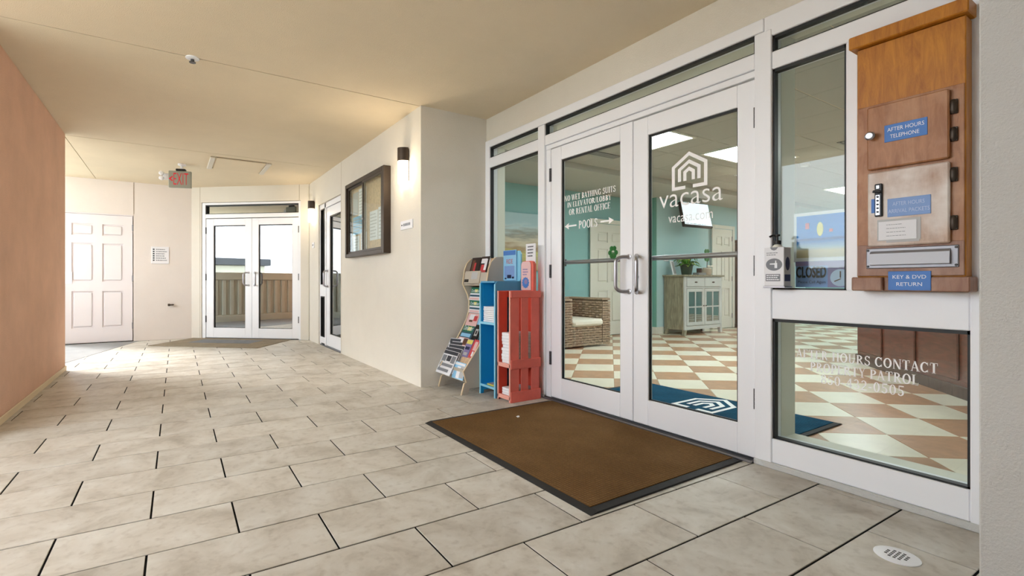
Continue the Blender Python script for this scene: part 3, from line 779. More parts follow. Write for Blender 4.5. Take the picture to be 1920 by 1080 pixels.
d6 = six_panel('door_6', 'white six panel door at the back behind the coral wall', (-1.452, YB+.03, .012), 0, .902, 2.03)
B().box(.02, .13, -.006, .0, .93, 1.12, .004).build('push_plate', 'white_metal', d6)
df = B(); df.box(-.005, .0, .0, .06, 0, 2.05)
B().box(-1.46, -.54, YB+.012, YB+.09, 2.045, 2.06).build('door_frame', 'door_white', bw and bpy.data.objects['wall_back'])

# ------------------------------------------------------------------ things on the walls
def placard(label, loc, rz, w, h, rows, icon=True, group=None, seed=3):
    r = thing('wall_sign', label, 'sign', loc, rz, group)
    B().box(0, w, -.012, 0, 0, h, .003).build('plate', 'paper', r)
    b_ = B(); x0 = w*.26 if icon else w*.1
    bars(b_, x0, w*.92, h*.14, h*.9, -.0128, rows, 0, .4, seed)
    b_.build('fine_print', 'ink_grey', r)
    if icon:
        q = B()
        for k in range(rows):
            z = h*.9-(k+.5)*h*.76/rows; q.box(w*.08, w*.18, -.0132, -.012, z-h*.025-.004, z+h*.025+.004, .001)
        q.build('icon', 'ink', r)
    return r
placard('square white notice with rows of small print beside the six panel door', (-.29, YB, 1.275), 0, .25, .285, 6)
placard('small white room plate under the near wall lamp', (XW, 4.36, 1.488), RIGHT, .27, .085, 1, True, None, 5)
placard('small white room plate by the corner, left of the single glass door', (XW, 7.86, 1.52), RIGHT, .12, .09, 1, True, None, 8)
pp = thing('pipe_stub', 'short capped metal pipe stub low on the pink wall', 'pipe', (.02, YB, .585))
b = B(); b.tube([(0, 0, 0), (0, -.05, 0), (-.015, -.065, 0), (-.05, -.07, 0)], .012, 10); b.build('pipe', 'bronze', pp, smooth=True)
B().lathe([(.02, 0), (.02, -.03), (.012, -.034)], (-.045, -.07, 0), axis=0, seg=12).build('cap', 'bronze', pp, smooth=True)

def sconce(label, y, power):
    r = thing('wall_lamp', label, 'lamp', (XW, y, 1.93), RIGHT, 'wall lamps')
    pts = [(.062*math.cos(PI*k/14), -.012-.085*math.sin(PI*k/14)) for k in range(15)]
    B().box(-.05, .05, -.012, 0, .02, .33, .003).build('back_plate', 'bronze', r)
    s_ = B(); s_.prism([(a, c) for a, c in pts], 2, .215, .34); s_.build('metal_shade', 'bronze', r, smooth=True)
    ip = [(a*.93, -.012+(c+.012)*.93) for a, c in pts]
    B().prism(ip, 2, .0, .214).build('glass_diffuser', 'sconce_glow', r, smooth=True)
    li = bpy.data.objects.new('bulb', bpy.data.lights.new('bulb', 'POINT')); C.objects.link(li); li.parent = r; li.location = (0, -.135, .11)
    li.data.energy = power; li.data.shadow_soft_size = .04; li.data.color = (1, .82, .58)
    return r
sconce('bronze and glass wall lamp glowing between notice board and pier', 4.235, 3.2)
sconce('bronze and glass wall lamp glowing in the far corner', 7.78, 2)

# notice board: bronze case with sliding glass, papers pinned inside
nb = thing('notice_board', 'bronze framed glass notice case on the cream wall', 'notice board', (XW, 5.905, 1.275), RIGHT)
BWd, BH = 1.275, .915
B().box(.02, BWd-.02, -.012, 0, .02, BH-.02).build('cork_back', 'mag_tan', nb)
for nm, a in (('frame_side', (0, .045, 0, BH)), ('frame_side', (BWd-.045, BWd, 0, BH)), ('frame_rail', (.045, BWd-.045, BH-.05, BH)), ('frame_rail', (.045, BWd-.045, 0, .045))):
    B().box(a[0], a[1], -.085, 0, a[2], a[3], .004).build(nm, 'bronze', nb)
for i, (x0, x1, dep) in enumerate(((.045, .66, -.05), (.62, BWd-.045, -.07))):
    b = B(); b.box(x0, x0+.03, dep-.012, dep, .045, BH-.05); b.box(x1-.03, x1, dep-.012, dep, .045, BH-.05); b.box(x0+.03, x1-.03, dep-.012, dep, .045, .07); b.box(x0+.03, x1-.03, dep-.012, dep, BH-.075, BH-.05)
    sf = b.build('sliding_sash', 'bronze', nb)
    B().box(x0+.03, x1-.03, dep-.008, dep-.004, .07, BH-.075).build('glass', [GLASS], sf)
B().lathe([(.014, 0), (.014, -.01), (.008, -.014)], (.64, -.082, .43), axis=1, seg=14).build('lock', 'steel', nb, smooth=True)
for i, (x0, x1, z0, z1, m_, lab) in enumerate([
    (.10, .30, .52, .80, 'paper_grey', 'grey notice with a small heading pinned top left in the notice case'),
    (.32, .58, .30, .82, 'paper', 'tall white notice in the left half of the notice case'),
    (.11, .44, .28, .50, 'mag_sky', 'blue flyer in the left half of the notice case'),
    (.12, .34, .08, .26, 'paper', 'small white notice low in the left half of the notice case'),
    (.70, .95, .17, .50, 'paper', 'white sheet left of the thin gap under bare cork in the notice case'),
    (.965, 1.20, .17, .52, 'paper', 'white sheet right of the thin gap under bare cork in the notice case'),
    (.40, .60, .08, .29, 'paper', 'white notice low beside the centre of the notice case')]):
    o = thing('pinned_notice', lab, 'notice', (XW-.014-.0004*i, 5.905, 1.275), RIGHT, 'papers in the notice case')
    B().box(x0, x1, -.0022, 0, z0, z1).build('sheet', m_, o)
    b = B(); bars(b, x0+.02, x1-.02, z0+.02, z1-.02, -.0028, max(3, int((z1-z0)/.04)), 0, .35, i); b.build('print', 'paper_grey', o)

# ------------------------------------------------------------------ the wooden key return cabinet (local x = .887 - y, local y = x - 2.60)
KX = 2.600
kc = thing('key_return_cabinet', 'tall varnished wooden return cabinet with two doors and blue plates', 'cabinet', (KX, .887, .935), RIGHT)
def kx(y): return .887-y
def kz(z): return z-.935
B().box(kx(.885), kx(.546), 0, .078, kz(.995), kz(2.0), .003).build('body', 'wood_varnish', kc)
B().box(kx(.882), kx(.549), -.004, .002, kz(1.0), kz(1.74), .002).build('front_board', 'wood_mid', kc)
B().box(kx(.882), kx(.549), -.007, -.003, kz(1.0), kz(1.135), .002).build('lower_board', 'wood_base', kc)
B().box(kx(.907), kx(.533), -.028, .078, kz(2.003), kz(2.058), .004).build('cap_board', 'wood_varnish', kc)
B().box(kx(.897), kx(.792), -.026, .078, kz(.936), kz(.995), .004).build('base_block', 'wood_base', kc)
B().box(kx(.638), kx(.53), -.026, .078, kz(.936), kz(.995), .004).build('base_block', 'wood_base', kc)
B().box(kx(.792), kx(.638), -.004, .078, kz(.936), kz(.995), .003).build('base_rail', 'wood_base', kc)
def kdoor(name, y0, y1, z0, z1, m_):
    o = B(); o.box(kx(y0), kx(y1), -.026, -.005, kz(z0), kz(z1), .005); return o.build(name, m_, kc)
kd1 = kdoor('telephone_door', .842, .587, 1.457, 1.727, 'wood_mid')
kd2 = kdoor('packet_door', .840, .586, 1.127, 1.444, 'wood_worn')
B().lathe([(.006, 0), (.006, -.014), (.016, -.02), (.018, -.03), (.012, -.036)], (kx(.823), -.026, kz(1.598)), axis=1, seg=16).build('knob', 'steel', kd1, smooth=True)
for dd, zs_ in ((kd1, (1.655, 1.548)), (kd2, (1.392, 1.205))):
    for z in zs_:
        b = B(); b.lathe([(.004, -.028), (.008, -.024), (.011, -.012), (.011, .012), (.008, .024), (.004, .028)], (kx(.578), -.012, kz(z)), seg=12); b.box(kx(.587), kx(.566), -.012, -.006, kz(z)-.028, kz(z)+.028, .002)
        b.build('hinge', 'bronze', dd, smooth=True)
def kplate(parent, y0, y1, z0, z1, lines, m_, ml, yb):
    B().box(kx(y0), kx(y1), yb-.003, yb, kz(z0), kz(z1), .001).build('sign_plate', m_, parent)
    b_ = B()
    for s_, a0, a1, c0, c1 in lines: text(b_, s_, kx(a0), kx(a1), kz(c0), kz(c1), yb-.0036)
    b_.build('lettering', ml, parent)
kplate(kd1, .782, .648, 1.563, 1.634, [('AFTER HOURS', .772, .657, 1.605, 1.621), ('TELEPHONE', .763, .672, 1.576, 1.592)], 'sign_blue', 'letter_white', -.026)
kplate(kd2, .772, .638, 1.247, 1.323, [('AFTER HOURS', .755, .656, 1.292, 1.308), ('ARRIVAL PACKETS', .769, .641, 1.262, 1.278)], 'sign_blue_faded', 'letter_faded', -.026)
kplate(kc, .775, .642, .940, 1.019, [('KEY & DVD', .760, .656, .988, 1.003), ('RETURN', .748, .668, .958, .973)], 'sign_blue', 'letter_white', -.008)
B().box(kx(.826), kx(.812), -.028, -.026, kz(1.27), kz(1.33)).build('blue_tag', 'sign_blue', kd2)
b = B(); b.box(kx(.813), kx(.787), -.036, -.026, kz(1.252), kz(1.392), .003); b.build('combination_lock', 'black', kd2)
b = B(); b.box(kx(.8095), kx(.7935), -.038, -.035, kz(1.258), kz(1.345), .002); b.box(kx(.8075), kx(.7955), -.038, -.035, kz(1.37), kz(1.386), .002); b.build('lock_face', 'steel', kd2)
b = B()
for k in range(5): b.lathe([(.0042, 0), (.0042, -.003)], (kx(.8015), -.038, kz(1.272+k*.016)), axis=1, seg=10)
b.tube([(kx(.816), -.042, kz(1.36)), (kx(.79), -.042, kz(1.356))], .0055, 10); b.lathe([(.007, 0), (.007, -.008)], (kx(.8015), -.036, kz(1.358)), axis=1, seg=12)
b.build('lock_button', 'black', kd2, smooth=True)
b = B(); b.box(kx(.806), kx(.668), -.0275, -.0262, kz(1.148), kz(1.238)); b.box(kx(.776), kx(.672), -.0278, -.0262, kz(1.140), kz(1.152)); b.build('tape', 'paper_grey', kd2)
B().box(kx(.801), kx(.680), -.0295, -.028, kz(1.151), kz(1.229)).build('note_card', 'paper', kd2)
b = B(); bars(b, kx(.775), kx(.71), kz(1.16), kz(1.222), -.0302, 4, 0, .12, 4); b.build('handwriting', 'ink_grey', kd2)
ms = B(); ms.box(kx(.849), kx(.563), -.013, -.004, kz(1.032), kz(1.119), .003); ms = ms.build('mail_slot', 'aluminium', kc)
B().prism([(-.013, kz(1.045)), (-.03, kz(1.048)), (-.026, kz(1.095)), (-.013, kz(1.106))], 0, kx(.833), kx(.585)).build('slot_flap', 'brushed_plate', ms)
for y_ in (.842, .570):
    for z_ in (1.041, 1.110): B().lathe([(.005, 0), (.004, -.003)], (kx(y_), -.013, kz(z_)), axis=1, seg=10).build('screw', 'black', ms)

# sanitizer box
sn = thing('sanitizer_dispenser', 'white box dispenser with black pump beside the wooden cabinet', 'dispenser', (2.598, 1.272, .944), RIGHT)
b = B(); b.box(0, .092, 0, .07, .008, .205, .002); b.build('box', 'paper', sn)
B().box(-.004, .098, -.004, .074, 0, .009, .002).build('tray', 'steel', sn)
b = B(); pts = [(.047+.038*math.cos(2*PI*k/26), -.0008, .118+.031*math.sin(2*PI*k/26)) for k in range(26)]; b.add(pts, [tuple(range(26))]); b.box(.008, .076, -.0012, -.0002, .034, .070); b.add([(.028, -.0009, .205), (.066, -.0009, .205), (.058, -.0009, .193), (.047, -.0009, .189), (.036, -.0009, .193)], [(0, 1, 2, 3, 4)])
b.build('printed_panel', 'ink_grey', sn)
b = B(); b.box(.028, .05, -.0018, -.001, .118, .124); b.box(.05, .062, -.0018, -.001, .10, .126); b.box(.053, .058, -.0018, -.001, .126, .138); bars(b, .012, .072, .037, .068, -.0018, 3, 0, .5, 2); b.build('white_print', 'letter_white', sn)
b = B(); bars(b, .012, .074, .162, .182, -.001, 2, 0, .35, 9); b.build('fine_print', 'ink_grey', sn)
b = B(); b.box(.092, .0928, .006, .064, .034, .068); pts = [(.0932, .036+.022*math.cos(2*PI*k/26), .122+.034*math.sin(2*PI*k/26)) for k in range(26)]; b.add(pts, [tuple(range(26))]); b.build('side_print', 'navy', sn)
B().box(.0921, .0925, .002, .068, .01, .203).build('side_panel', 'paper_grey', sn)
b = B(); b.lathe([(.022, .16), (.022, .212), (.012, .222), (.012, .236)], (.046, .036, 0), seg=18); b.build('bottle', 'lobby_white', sn, smooth=True)
b = B(); b.lathe([(.016, .222), (.016, .24), (.005, .243), (.005, .262), (.012, .264), (.012, .272)], (.046, .036, 0), seg=16); b.tube([(.046, .036, .267), (.03, .02, .267), (.02, .012, .26)], .005, 8); b.build('pump', 'black', sn, smooth=True)

# beach poster and the closed sign standing behind the right hand window
po = thing('beach_poster', 'blue beach poster with white border standing behind the upper right window', 'poster', (2.80, 1.225, 1.077), RIGHT)
B().box(0, .60, .003, .012, 0, .255).build('board', 'paper', po)
B().box(.014, .59, .0, .004, .022, .238).build('print', 'beach_poster', po)
b = B(); b.box(.055, .072, -.002, 0, .17, .20); b.box(.16, .174, -.002, 0, .148, .163); b.build('red_patch', 'mag_red', po)
b = B(); b.ell((.12, -.001, .165), (.014, .001, .036), 14, 8); b.build('pale_patch', 'mag_yellow', po)
cs = thing('closed_sign', 'purple closed sign with clock face standing under the beach poster', 'sign', (2.79, 1.212, .935), RIGHT)
B().box(0, .42, .003, .012, .012, .145).build('board', 'sign_blue_faded', cs)
b = B(); b.box(0, .42, 0, .004, .122, .145); b.box(.143, .26, 0, .004, .012, .122); b.build('panel', 'mag_lilac', cs)
b = B(); text(b, 'CLOSED', .004, .137, .06, .118, -.001, 0, .03); b.build('lettering', 'black', cs)
b = B(); text(b, 'Please Call Again', .012, .135, .028, .046, -.001); text(b, 'WILL RETURN', .148, .25, .106, .116, -.001); b.build('small_lettering', 'navy', cs)
b = B(); b.lathe([(.042, 0), (.042, -.003)], (.197, 0, .06), axis=1, seg=28); b.build('clock_face', 'letter_faded', cs)
b = B(); b.box(.195, .199, -.005, -.003, .06, .092); b.prism([(.197, .056), (.172, .044), (.174, .040), (.2, .054)], 1, -.006, -.003); b.build('clock_hand', 'mag_brown', cs)

# ------------------------------------------------------------------ racks beside the entry doors
rk = thing('brochure_rack', 'tan brochure rack with wavy sides standing against the pier', 'rack', (2.12, 3.89, 0), RIGHT)
# profile in local (y = depth from the front, z)
prof = [(.0, 0), (.03, .10), (.05, .105), (.02, .20), (.05, .24), (.15, .37), (.20, .44), (.265, .54), (.31, .62), (.333, .70), (.337, .78), (.318, .85), (.275, .93), (.262, .955), (.285, 1.09), (.31, 1.15), (.36, 1.195), (.43, 1.20), (.50, 1.17), (.52, 1.10), (.52, 0), (.36, 0), (.34, .05), (.08, .05), (.06, 0)]
for x in (0, .405):
    s_ = B().prism(prof, 0, x, x+.014); s_.build('side_panel', 'rack_board', rk)
    front = prof[:17]
    e_ = B()
    for p, q in zip(front[:-1], front[1:]):
        e_.add([(x-.001, p[0]-.003, p[1]), (x+.015, p[0]-.003, p[1]), (x+.015, q[0]-.003, q[1]), (x-.001, q[0]-.003, q[1]), (x-.001, p[0]+.004, p[1]), (x+.015, p[0]+.004, p[1]), (x+.015, q[0]+.004, q[1]), (x-.001, q[0]+.004, q[1])], [(0, 1, 2, 3), (4, 5, 6, 7), (0, 3, 7, 4), (1, 2, 6, 5)])
    e_.build('edge_band', 'rack_edge', rk)
B().box(.014, .405, .505, .517, .05, 1.15).build('back_panel', 'rack_board', rk)
def slat(z0, y0, z1, y1, nm='pocket_front', th=.008):
    B().prism([(y0, z0), (y0+th, z0), (y1+th, z1), (y1, z1)], 0, .015, .404).build(nm, 'rack_board', rk)
slat(.115, .055, .215, .03); slat(.30, .13, .36, .165); slat(.45, .225, .50, .255); slat(.56, .295, .60, .315); slat(.68, .34, .71, .345); slat(.80, .345, .83, .335); slat(.955, .27, 1.06, .285)
for z, y in ((.11, .06), (.295, .135), (.445, .23), (.555, .30), (.675, .345), (.795, .35), (.95, .275)):
    B().box(.015, .404, y, .505, z-.01, z).build('shelf', 'rack_board', rk)
def magazine(label, x0, x1, z0, y0, z1, y1, base, blocks, name='magazine', th=.008, title=None, yaw=0., cat='magazine'):
    """cover leaning back from (y0,z0) to (y1,z1) in the rack's frame"""
    o = thing(name, label, cat, (2.12+y0, 3.89-(x0+x1)/2, z0), RIGHT-yaw, 'magazines in the tan rack')
    w = (x1-x0)/2; L = math.hypot(y1-y0, z1-z0); uy, uz = (y1-y0)/L, (z1-z0)/L
    f = lambda u, v, d: (u*w, v*L*uy-d*uz, v*L*uz+d*uy)
    def patch(bb, u0, u1, v0, v1, d0, d1, mi=0):
        vs = [f(u, v, d) for d in (d0, d1) for u, v in ((u0, v0), (u1, v0), (u1, v1), (u0, v1))]
        bb.add(vs, [(0, 1, 2, 3), (4, 5, 6, 7), (0, 1, 5, 4), (1, 2, 6, 5), (2, 3, 7, 6), (3, 0, 4, 7)], mi)
    b_ = B(); patch(b_, -1, 1, 0, 1, -th, 0); b_.build('cover', base, o)
    for k, (u0, u1, v0, v1, m_) in enumerate(blocks):
        q = B(); patch(q, u0, u1, v0, v1, .0, .001+.0002*k); q.build('cover_print', m_, o)
    if title:
        s_, u0, u1, v0, v1, m_ = title
        vs, fs = textmesh(s_); xa = max(a for a, c in vs); ya = min(c for a, c in vs); yb = max(c for a, c in vs)
        B().add([f(u0+(u1-u0)*a/xa, v0+(v1-v0)*(c-ya)/(yb-ya), .0022) for a, c in vs], fs).build('title', m_, o)
    return o
GB = [(-1, 1, .55, 1, 'mag_green'), (-.95, .95, .28, .42, 'mag_teal'), (-.2, .3, .62, .85, 'mag_yellow'), (-.9, .9, .04, .2, 'mag_pink')]
# upper box
magazine('dark brown menu magazine with red food in the top pocket', .02, .17, .955, .30, 1.205, .37, 'mag_dark', [(-.7, -.1, .5, .9, 'mag_brown'), (-.2, .2, .45, .8, 'mag_red')])
magazine('dark cover with red and white picture in the top pocket, beside the brown menu', .175, .30, .955, .30, 1.21, .375, 'mag_dark', [(-.6, .8, .4, .7, 'mag_red'), (-.8, .6, .75, .92, 'paper'), (.2, .8, .5, .9, 'paper')])
magazine('tall tan booklet right in the top pocket', .305, .395, .955, .32, 1.19, .385, 'mag_tan', [])
magazine('beige leaflet with grey peak, low across the top pocket', .03, .29, .965, .262, 1.075, .282, 'rack_board', [(-.1, .7, .3, .9, 'paper_grey'), (-.95, -.4, .05, .3, 'black')], 'leaflet')
# middle tiers
magazine('green headed magazine in the upper middle tier', .02, .20, .80, .325, .92, .36, 'paper', GB, title=('Defender', -.85, .85, .62, .85, 'letter_white'))
magazine('green headed magazine one tier under the upper one', .02, .20, .68, .325, .80, .343, 'paper', GB, title=('Defender', -.85, .85, .62, .85, 'letter_white'))
magazine('pink and white magazine under the two green ones', .02, .21, .56, .28, .675, .33, 'mag_pink', [(-.6, .3, .5, .9, 'paper'), (.2, .8, .4, .8, 'mag_red'), (-.5, .1, .3, .45, 'mag_brown')])
magazine('white narrow leaflet behind the blue stand in the upper middle tier', .22, .39, .80, .33, 1.0, .40, 'paper', [], 'leaflet')
magazine('pale blue leaflet right of the pink magazine', .215, .39, .56, .28, .66, .325, 'mag_sky', [(-.6, .6, .2, .5, 'paper')], 'leaflet')
# lower tiers
magazine('large green headed magazine leaning in the lower middle tier', .02, .22, .445, .215, .575, .29, 'mag_teal', [(-1, .75, .45, 1, 'mag_green'), (-.2, .4, .55, .8, 'mag_yellow'), (-.9, .7, .12, .35, 'mag_sky')], title=('Defender', -.9, .72, .56, .86, 'letter_white'))
magazine('black magazine with round emblem beside the large green one', .225, .32, .43, .205, .58, .28, 'black', [(-.5, .5, .35, .75, 'paper_grey'), (-.25, .25, .45, .65, 'black')])
magazine('teal and grey patterned brochure at the right end of the lower middle tier', .325, .40, .445, .22, .57, .29, 'mag_teal', [(-.6, .6, .2, .4, 'paper_grey'), (-.6, .6, .55, .75, 'mag_pink')], 'brochure')
magazine('pale magazine with brown picture above the fanned newspapers', .03, .20, .33, .145, .455, .21, 'mag_pink', [(-.7, .1, .5, .95, 'paper'), (.2, .95, .5, .95, 'mag_brown'), (-.9, .6, .05, .25, 'mag_tan')])
magazine('lilac patterned magazine left of the red one', .20, .30, .29, .12, .45, .205, 'mag_lilac', [(-.9, .9, .75, .97, 'mag_yellow'), (-.7, .7, .45, .6, 'navy'), (-.5, .6, .15, .3, 'paper_grey')])
magazine('red magazine with pale figure at the right of the rack', .305, .398, .29, .125, .455, .21, 'mag_red', [(-.4, .6, .45, .9, 'mag_pink'), (-.2, .3, .15, .4, 'paper')])
magazine('tan envelope behind the blue and white brochure', .23, .395, .20, .075, .30, .12, 'mag_tan', [], 'leaflet')
magazine('blue and white brochure in the bottom pocket', .21, .398, .12, .02, .262, .06, 'mag_sky', [(-.3, .25, .05, .75, 'paper'), (.3, .95, .1, .8, 'paper_grey'), (-.9, .9, .82, .95, 'paper')], 'brochure')
NP = ['lowest newspaper of the fan, mostly hidden under the others', 'second newspaper of the fan, its left edge hanging past the rack side', 'middle newspaper of the fan spilling left over the bottom pocket', 'second newspaper from the top of the fan', 'topmost newspaper of the black and white fan']
for i in range(5):
    magazine(NP[i], -.035+.012*i, .225+.004*i, .135+.016*i, -.012+.020*i, .335+.026*i, .095+.028*i, 'paper',
             [(-.97, .97, .84, .98, 'ink'), (-.9, -.35, .52, .78, 'ink_grey'), (-.25, .3, .55, .78, 'ink'), (.4, .92, .5, .8, 'ink_grey'), (-.9, .9, .32, .44, 'ink_grey'), (-.9, .6, .1, .22, 'ink_grey')], 'newspaper', .006, None, .02-.10*i, 'newspaper')

# blue stand
bs = thing('blue_paper_stand', 'narrow bright blue stand between tan rack and coral crate', 'stand', (2.305, 3.468, 0), RIGHT)
BD = .33
def bside(x, nm, m_):
    pts = [(0, 0), (.03, 0), (.035, .03), (BD-.035, .03), (BD-.03, 0), (BD, 0), (BD, .98), (.03, .98), (.012, .972), (.002, .955)]
    B().prism(pts, 0, x, x+.014).build(nm, m_, bs)
    B().prism([(-.003, 0), (.003, 0), (.003, .955), (-.003, .955)], 0, x-.001, x+.015).build('edge_band', 'blue_pale', bs)
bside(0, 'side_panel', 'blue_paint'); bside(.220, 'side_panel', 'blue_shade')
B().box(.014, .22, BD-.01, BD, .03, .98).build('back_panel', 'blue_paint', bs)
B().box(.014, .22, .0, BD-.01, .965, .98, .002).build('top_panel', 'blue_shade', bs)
for z in (.085, .625):
    B().box(.014, .22, .004, BD-.01, z-.014, z).build('shelf', 'blue_paint', bs)
    B().box(.014, .22, -.002, .004, z-.016, z+.004).build('shelf_edge', 'blue_pale', bs)
B().prism([(.03, .79), (.2, .80), (.32, .965), (.02, .965)], 0, .014, .016).build('inner_cheek', 'blue_paint', bs)
hp = B(); hp.prism([(.0, .98), (.22, .98), (.232, 1.0), (.232, 1.215), (.21, 1.245), (.02, 1.245), (.0, 1.215)], 1, BD-.06, BD-.045); hp.build('header_board', 'blue_pale', bs)
cd = thing('blue_rack_card', 'blue printed card with red word fixed above the blue stand', 'card', (2.305+BD-.062, 3.468, .985), RIGHT)
B().box(.0, .185, -.014, 0, 0, .27, .003).build('card', 'mag_sky', cd)
B().box(.004, .181, -.016, -.012, .225, .265, .006).build('card_roll', 'sign_blue', cd)
b = B(); text(b, 'RIDE', .05, .14, .15, .19, -.0148); b.build('lettering', 'mag_red', cd)
b = B(); b.box(.02, .165, -.0146, -.014, .03, .13); b.build('card_panel', 'sign_blue_faded', cd)
b = B(); b.box(.06, .12, -.0155, -.014, .02, .05, .005); b.box(.128, .16, -.0155, -.014, .018, .035, .004); b.box(.022, .05, -.0155, -.014, .012, .026, .004); b.build('card_picture', 'navy', cd)
pk = thing('paper_stack', 'stack of white folded papers on the upper shelf of the blue stand', 'papers', (2.305, 3.468, .626), RIGHT)
for k in range(8): B().box(.022+.001*(k % 3), .21-.002*(k % 2), .02+.002*(k % 2), .25, .017*k, .017*k+.0155, .004).build('sheet_bundle', 'paper', pk)
bk = thing('small_booklet', 'small yellowish booklet on the bottom shelf of the blue stand', 'booklet', (2.305, 3.468, .086), RIGHT)
b = B(); b.box(.08, .2, .02, .19, 0, .012, .002); b.build('pages', 'mag_yellow', bk); B().box(.085, .195, .025, .185, .012, .0135).build('cover', 'mag_tan', bk)

# coral crate rack: two slatted crates on end
cr = thing('coral_crate_rack', 'coral painted slatted crate rack beside the entry doors', 'rack', (2.322, 3.216, 0), RIGHT)
CW, CD = .172, .305
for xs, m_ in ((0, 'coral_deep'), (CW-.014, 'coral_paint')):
    out = -.010 if xs == 0 else .0
    for (a0, a1) in ((.0, .085), (.108, .182), (.214, CD)):
        B().box(xs+.002, xs+.012, a0, a1, .03, .895, .002).build('slat', m_, cr)
    for z0, z1 in ((.0, .088), (.268, .345), (.845, .90)):
        x0 = xs-.008 if xs == 0 else xs+.010
        B().box(x0, x0+.012, -.002, CD+.004, z0, z1, .003).build('cross_board', m_, cr)
for z0, z1 in ((.03, .045), (.29, .305)):
    B().box(.01, CW-.01, .004, CD-.01, z0, z1, .002).build('shelf', 'coral_paint', cr)
    B().box(-.004, CW+.002, -.008, .004, z0-.012, z1+.006, .003).build('shelf_edge', 'coral_pale', cr)
for x in (-.004, CW-.016): B().box(x, x+.016, -.008, -.001, .0, .90, .002).build('front_post', 'coral_pale', cr)
for a in (.03, .12): B().box(a-.022, a+.05, CD-.008, CD, .03, .9, .002).build('back_slat', 'coral_deep', cr)
hb_ = [(.012, .0), (.158, .0), (.158, .22), (.15, .24), (.135, .25), (.035, .25), (.02, .24), (.012, .22)]
B().prism([(a, c+.90) for a, c in hb_], 1, CD-.06, CD-.03).build('header_board', 'coral_paint', cr)
sg = thing('round_cornered_card', 'pale card with blue sunburst on the header of the coral crate rack', 'card', (2.322+CD-.062, 3.216, .905), RIGHT)
B().prism([(a*.86-.004, c*.96) for a, c in hb_], 1, -.006, 0).build('card', 'mag_pink', sg)
b = B()
for k in range(12):
    a = 2*PI*k/12; b.add([(.066+.048*math.cos(a+.16), -.0068, .062+.048*math.sin(a+.16)), (.066+.048*math.cos(a-.16), -.0068, .062+.048*math.sin(a-.16)), (.066+.02*math.cos(a), -.0068, .062+.02*math.sin(a))], [(0, 1, 2)])
b.lathe([(.042, -.0062), (.042, -.0072)], (.066, 0, .062), axis=1, seg=24); b.build('sunburst', 'sign_blue', sg)
b = B(); b.lathe([(.022, -.0074), (.022, -.0082)], (.072, 0, .07), axis=1, seg=18); bars(b, .03, .105, .12, .185, -.0068, 3, 0, .45, 12); b.build('print', 'mag_lilac', sg)
wc = thing('white_card', 'white hand lettered card standing above the coral crate rack', 'card', (2.322+CD-.03, 3.216, 1.15), RIGHT)
B().box(.03, .155, -.006, 0, -.02, .147, .001).build('card', 'paper', wc)
b = B(); bars(b, .055, .13, .03, .135, -.0066, 4, 0, .4, 15); b.build('print', 'ink', wc)
ps = thing('paper_pad_stack', 'tall stack of white pads on the middle shelf of the coral crate rack', 'papers', (2.322, 3.216, .306), RIGHT)
for k in range(10): B().box(.022+random.uniform(0, .012), .152, .012+random.uniform(0, .01), .26, .025*k, .025*k+.0245, .004).build('pad', 'paper', ps)
p2 = thing('paper_pad_stack', 'low stack of white pads at the bottom of the coral crate rack', 'papers', (2.322, 3.216, .046), RIGHT)
for k in range(3): B().box(.03, .15-.004*k, .015, .24, .02*k, .02*k+.019, .004).build('pad', 'paper', p2)

# ------------------------------------------------------------------ mats and drain
mt = thing('doormat', 'brown ribbed doormat with black rubber edge before the entry doors', 'mat', (2.07, 2.16, .0005))
b = B(); x0, x1, y0, y1 = 1.488-2.07, 2.655-2.07, 1.405-2.16, 2.925-2.16; e = .045
b.prism([(x0, 0), (x0+e, .009), (x1-e, .009), (x1, 0)], 1, y0, y1); b.build('rubber_base', 'black_rubber', mt)
B().box(x0+e*.95, x1-e*.7, y0+e*.95, y1-e*.7, .004, .013, .002).build('pile', 'pile_brown', mt)
sc = thing('paper_scrap', 'tiny pale crumpled scrap lying on the brown doormat', 'litter', (2.09, 2.66, .0135))
B().add([(0, 0, 0), (.02, .004, .002), (.026, .016, .006), (.012, .02, .004), (-.006, .012, .007), (.01, .01, .011)], [(0, 1, 5), (1, 2, 5), (2, 3, 5), (3, 4, 5), (4, 0, 5)]).build('scrap', 'paper', sc)
dr = thing('floor_drain', 'round white floor drain grate in the paver at the lower right', 'drain', (2.20, .634, .0))
B().lathe([(.064, 0), (.064, .003), (.060, .0045), (.001, .0045)], seg=40).build('grate', 'white_metal', dr, smooth=True)
b = B()
for iy in range(-2, 3):
    for ix in range(-2, 3):
        if abs(ix)+abs(iy) > 3: continue
        b.box(ix*.0135-.0042, ix*.0135+.0042, iy*.0135-.0042, iy*.0135+.0042, .0043, .0049)
b.build('slots', 'gasket', dr)
rm = thing('rear_mat', 'worn taupe mat with a grey strip before the rear glass doors', 'mat', (PA[0], PA[1], .0005), AW)
B().box(.05, 1.83, -1.02, -.03, 0, .010, .004).build('border', 'pile_taupe', rm)
B().box(.4, 1.45, -.62, -.22, .0095, .0125, .002).build('strip', 'pile_slate', rm)
b = B()

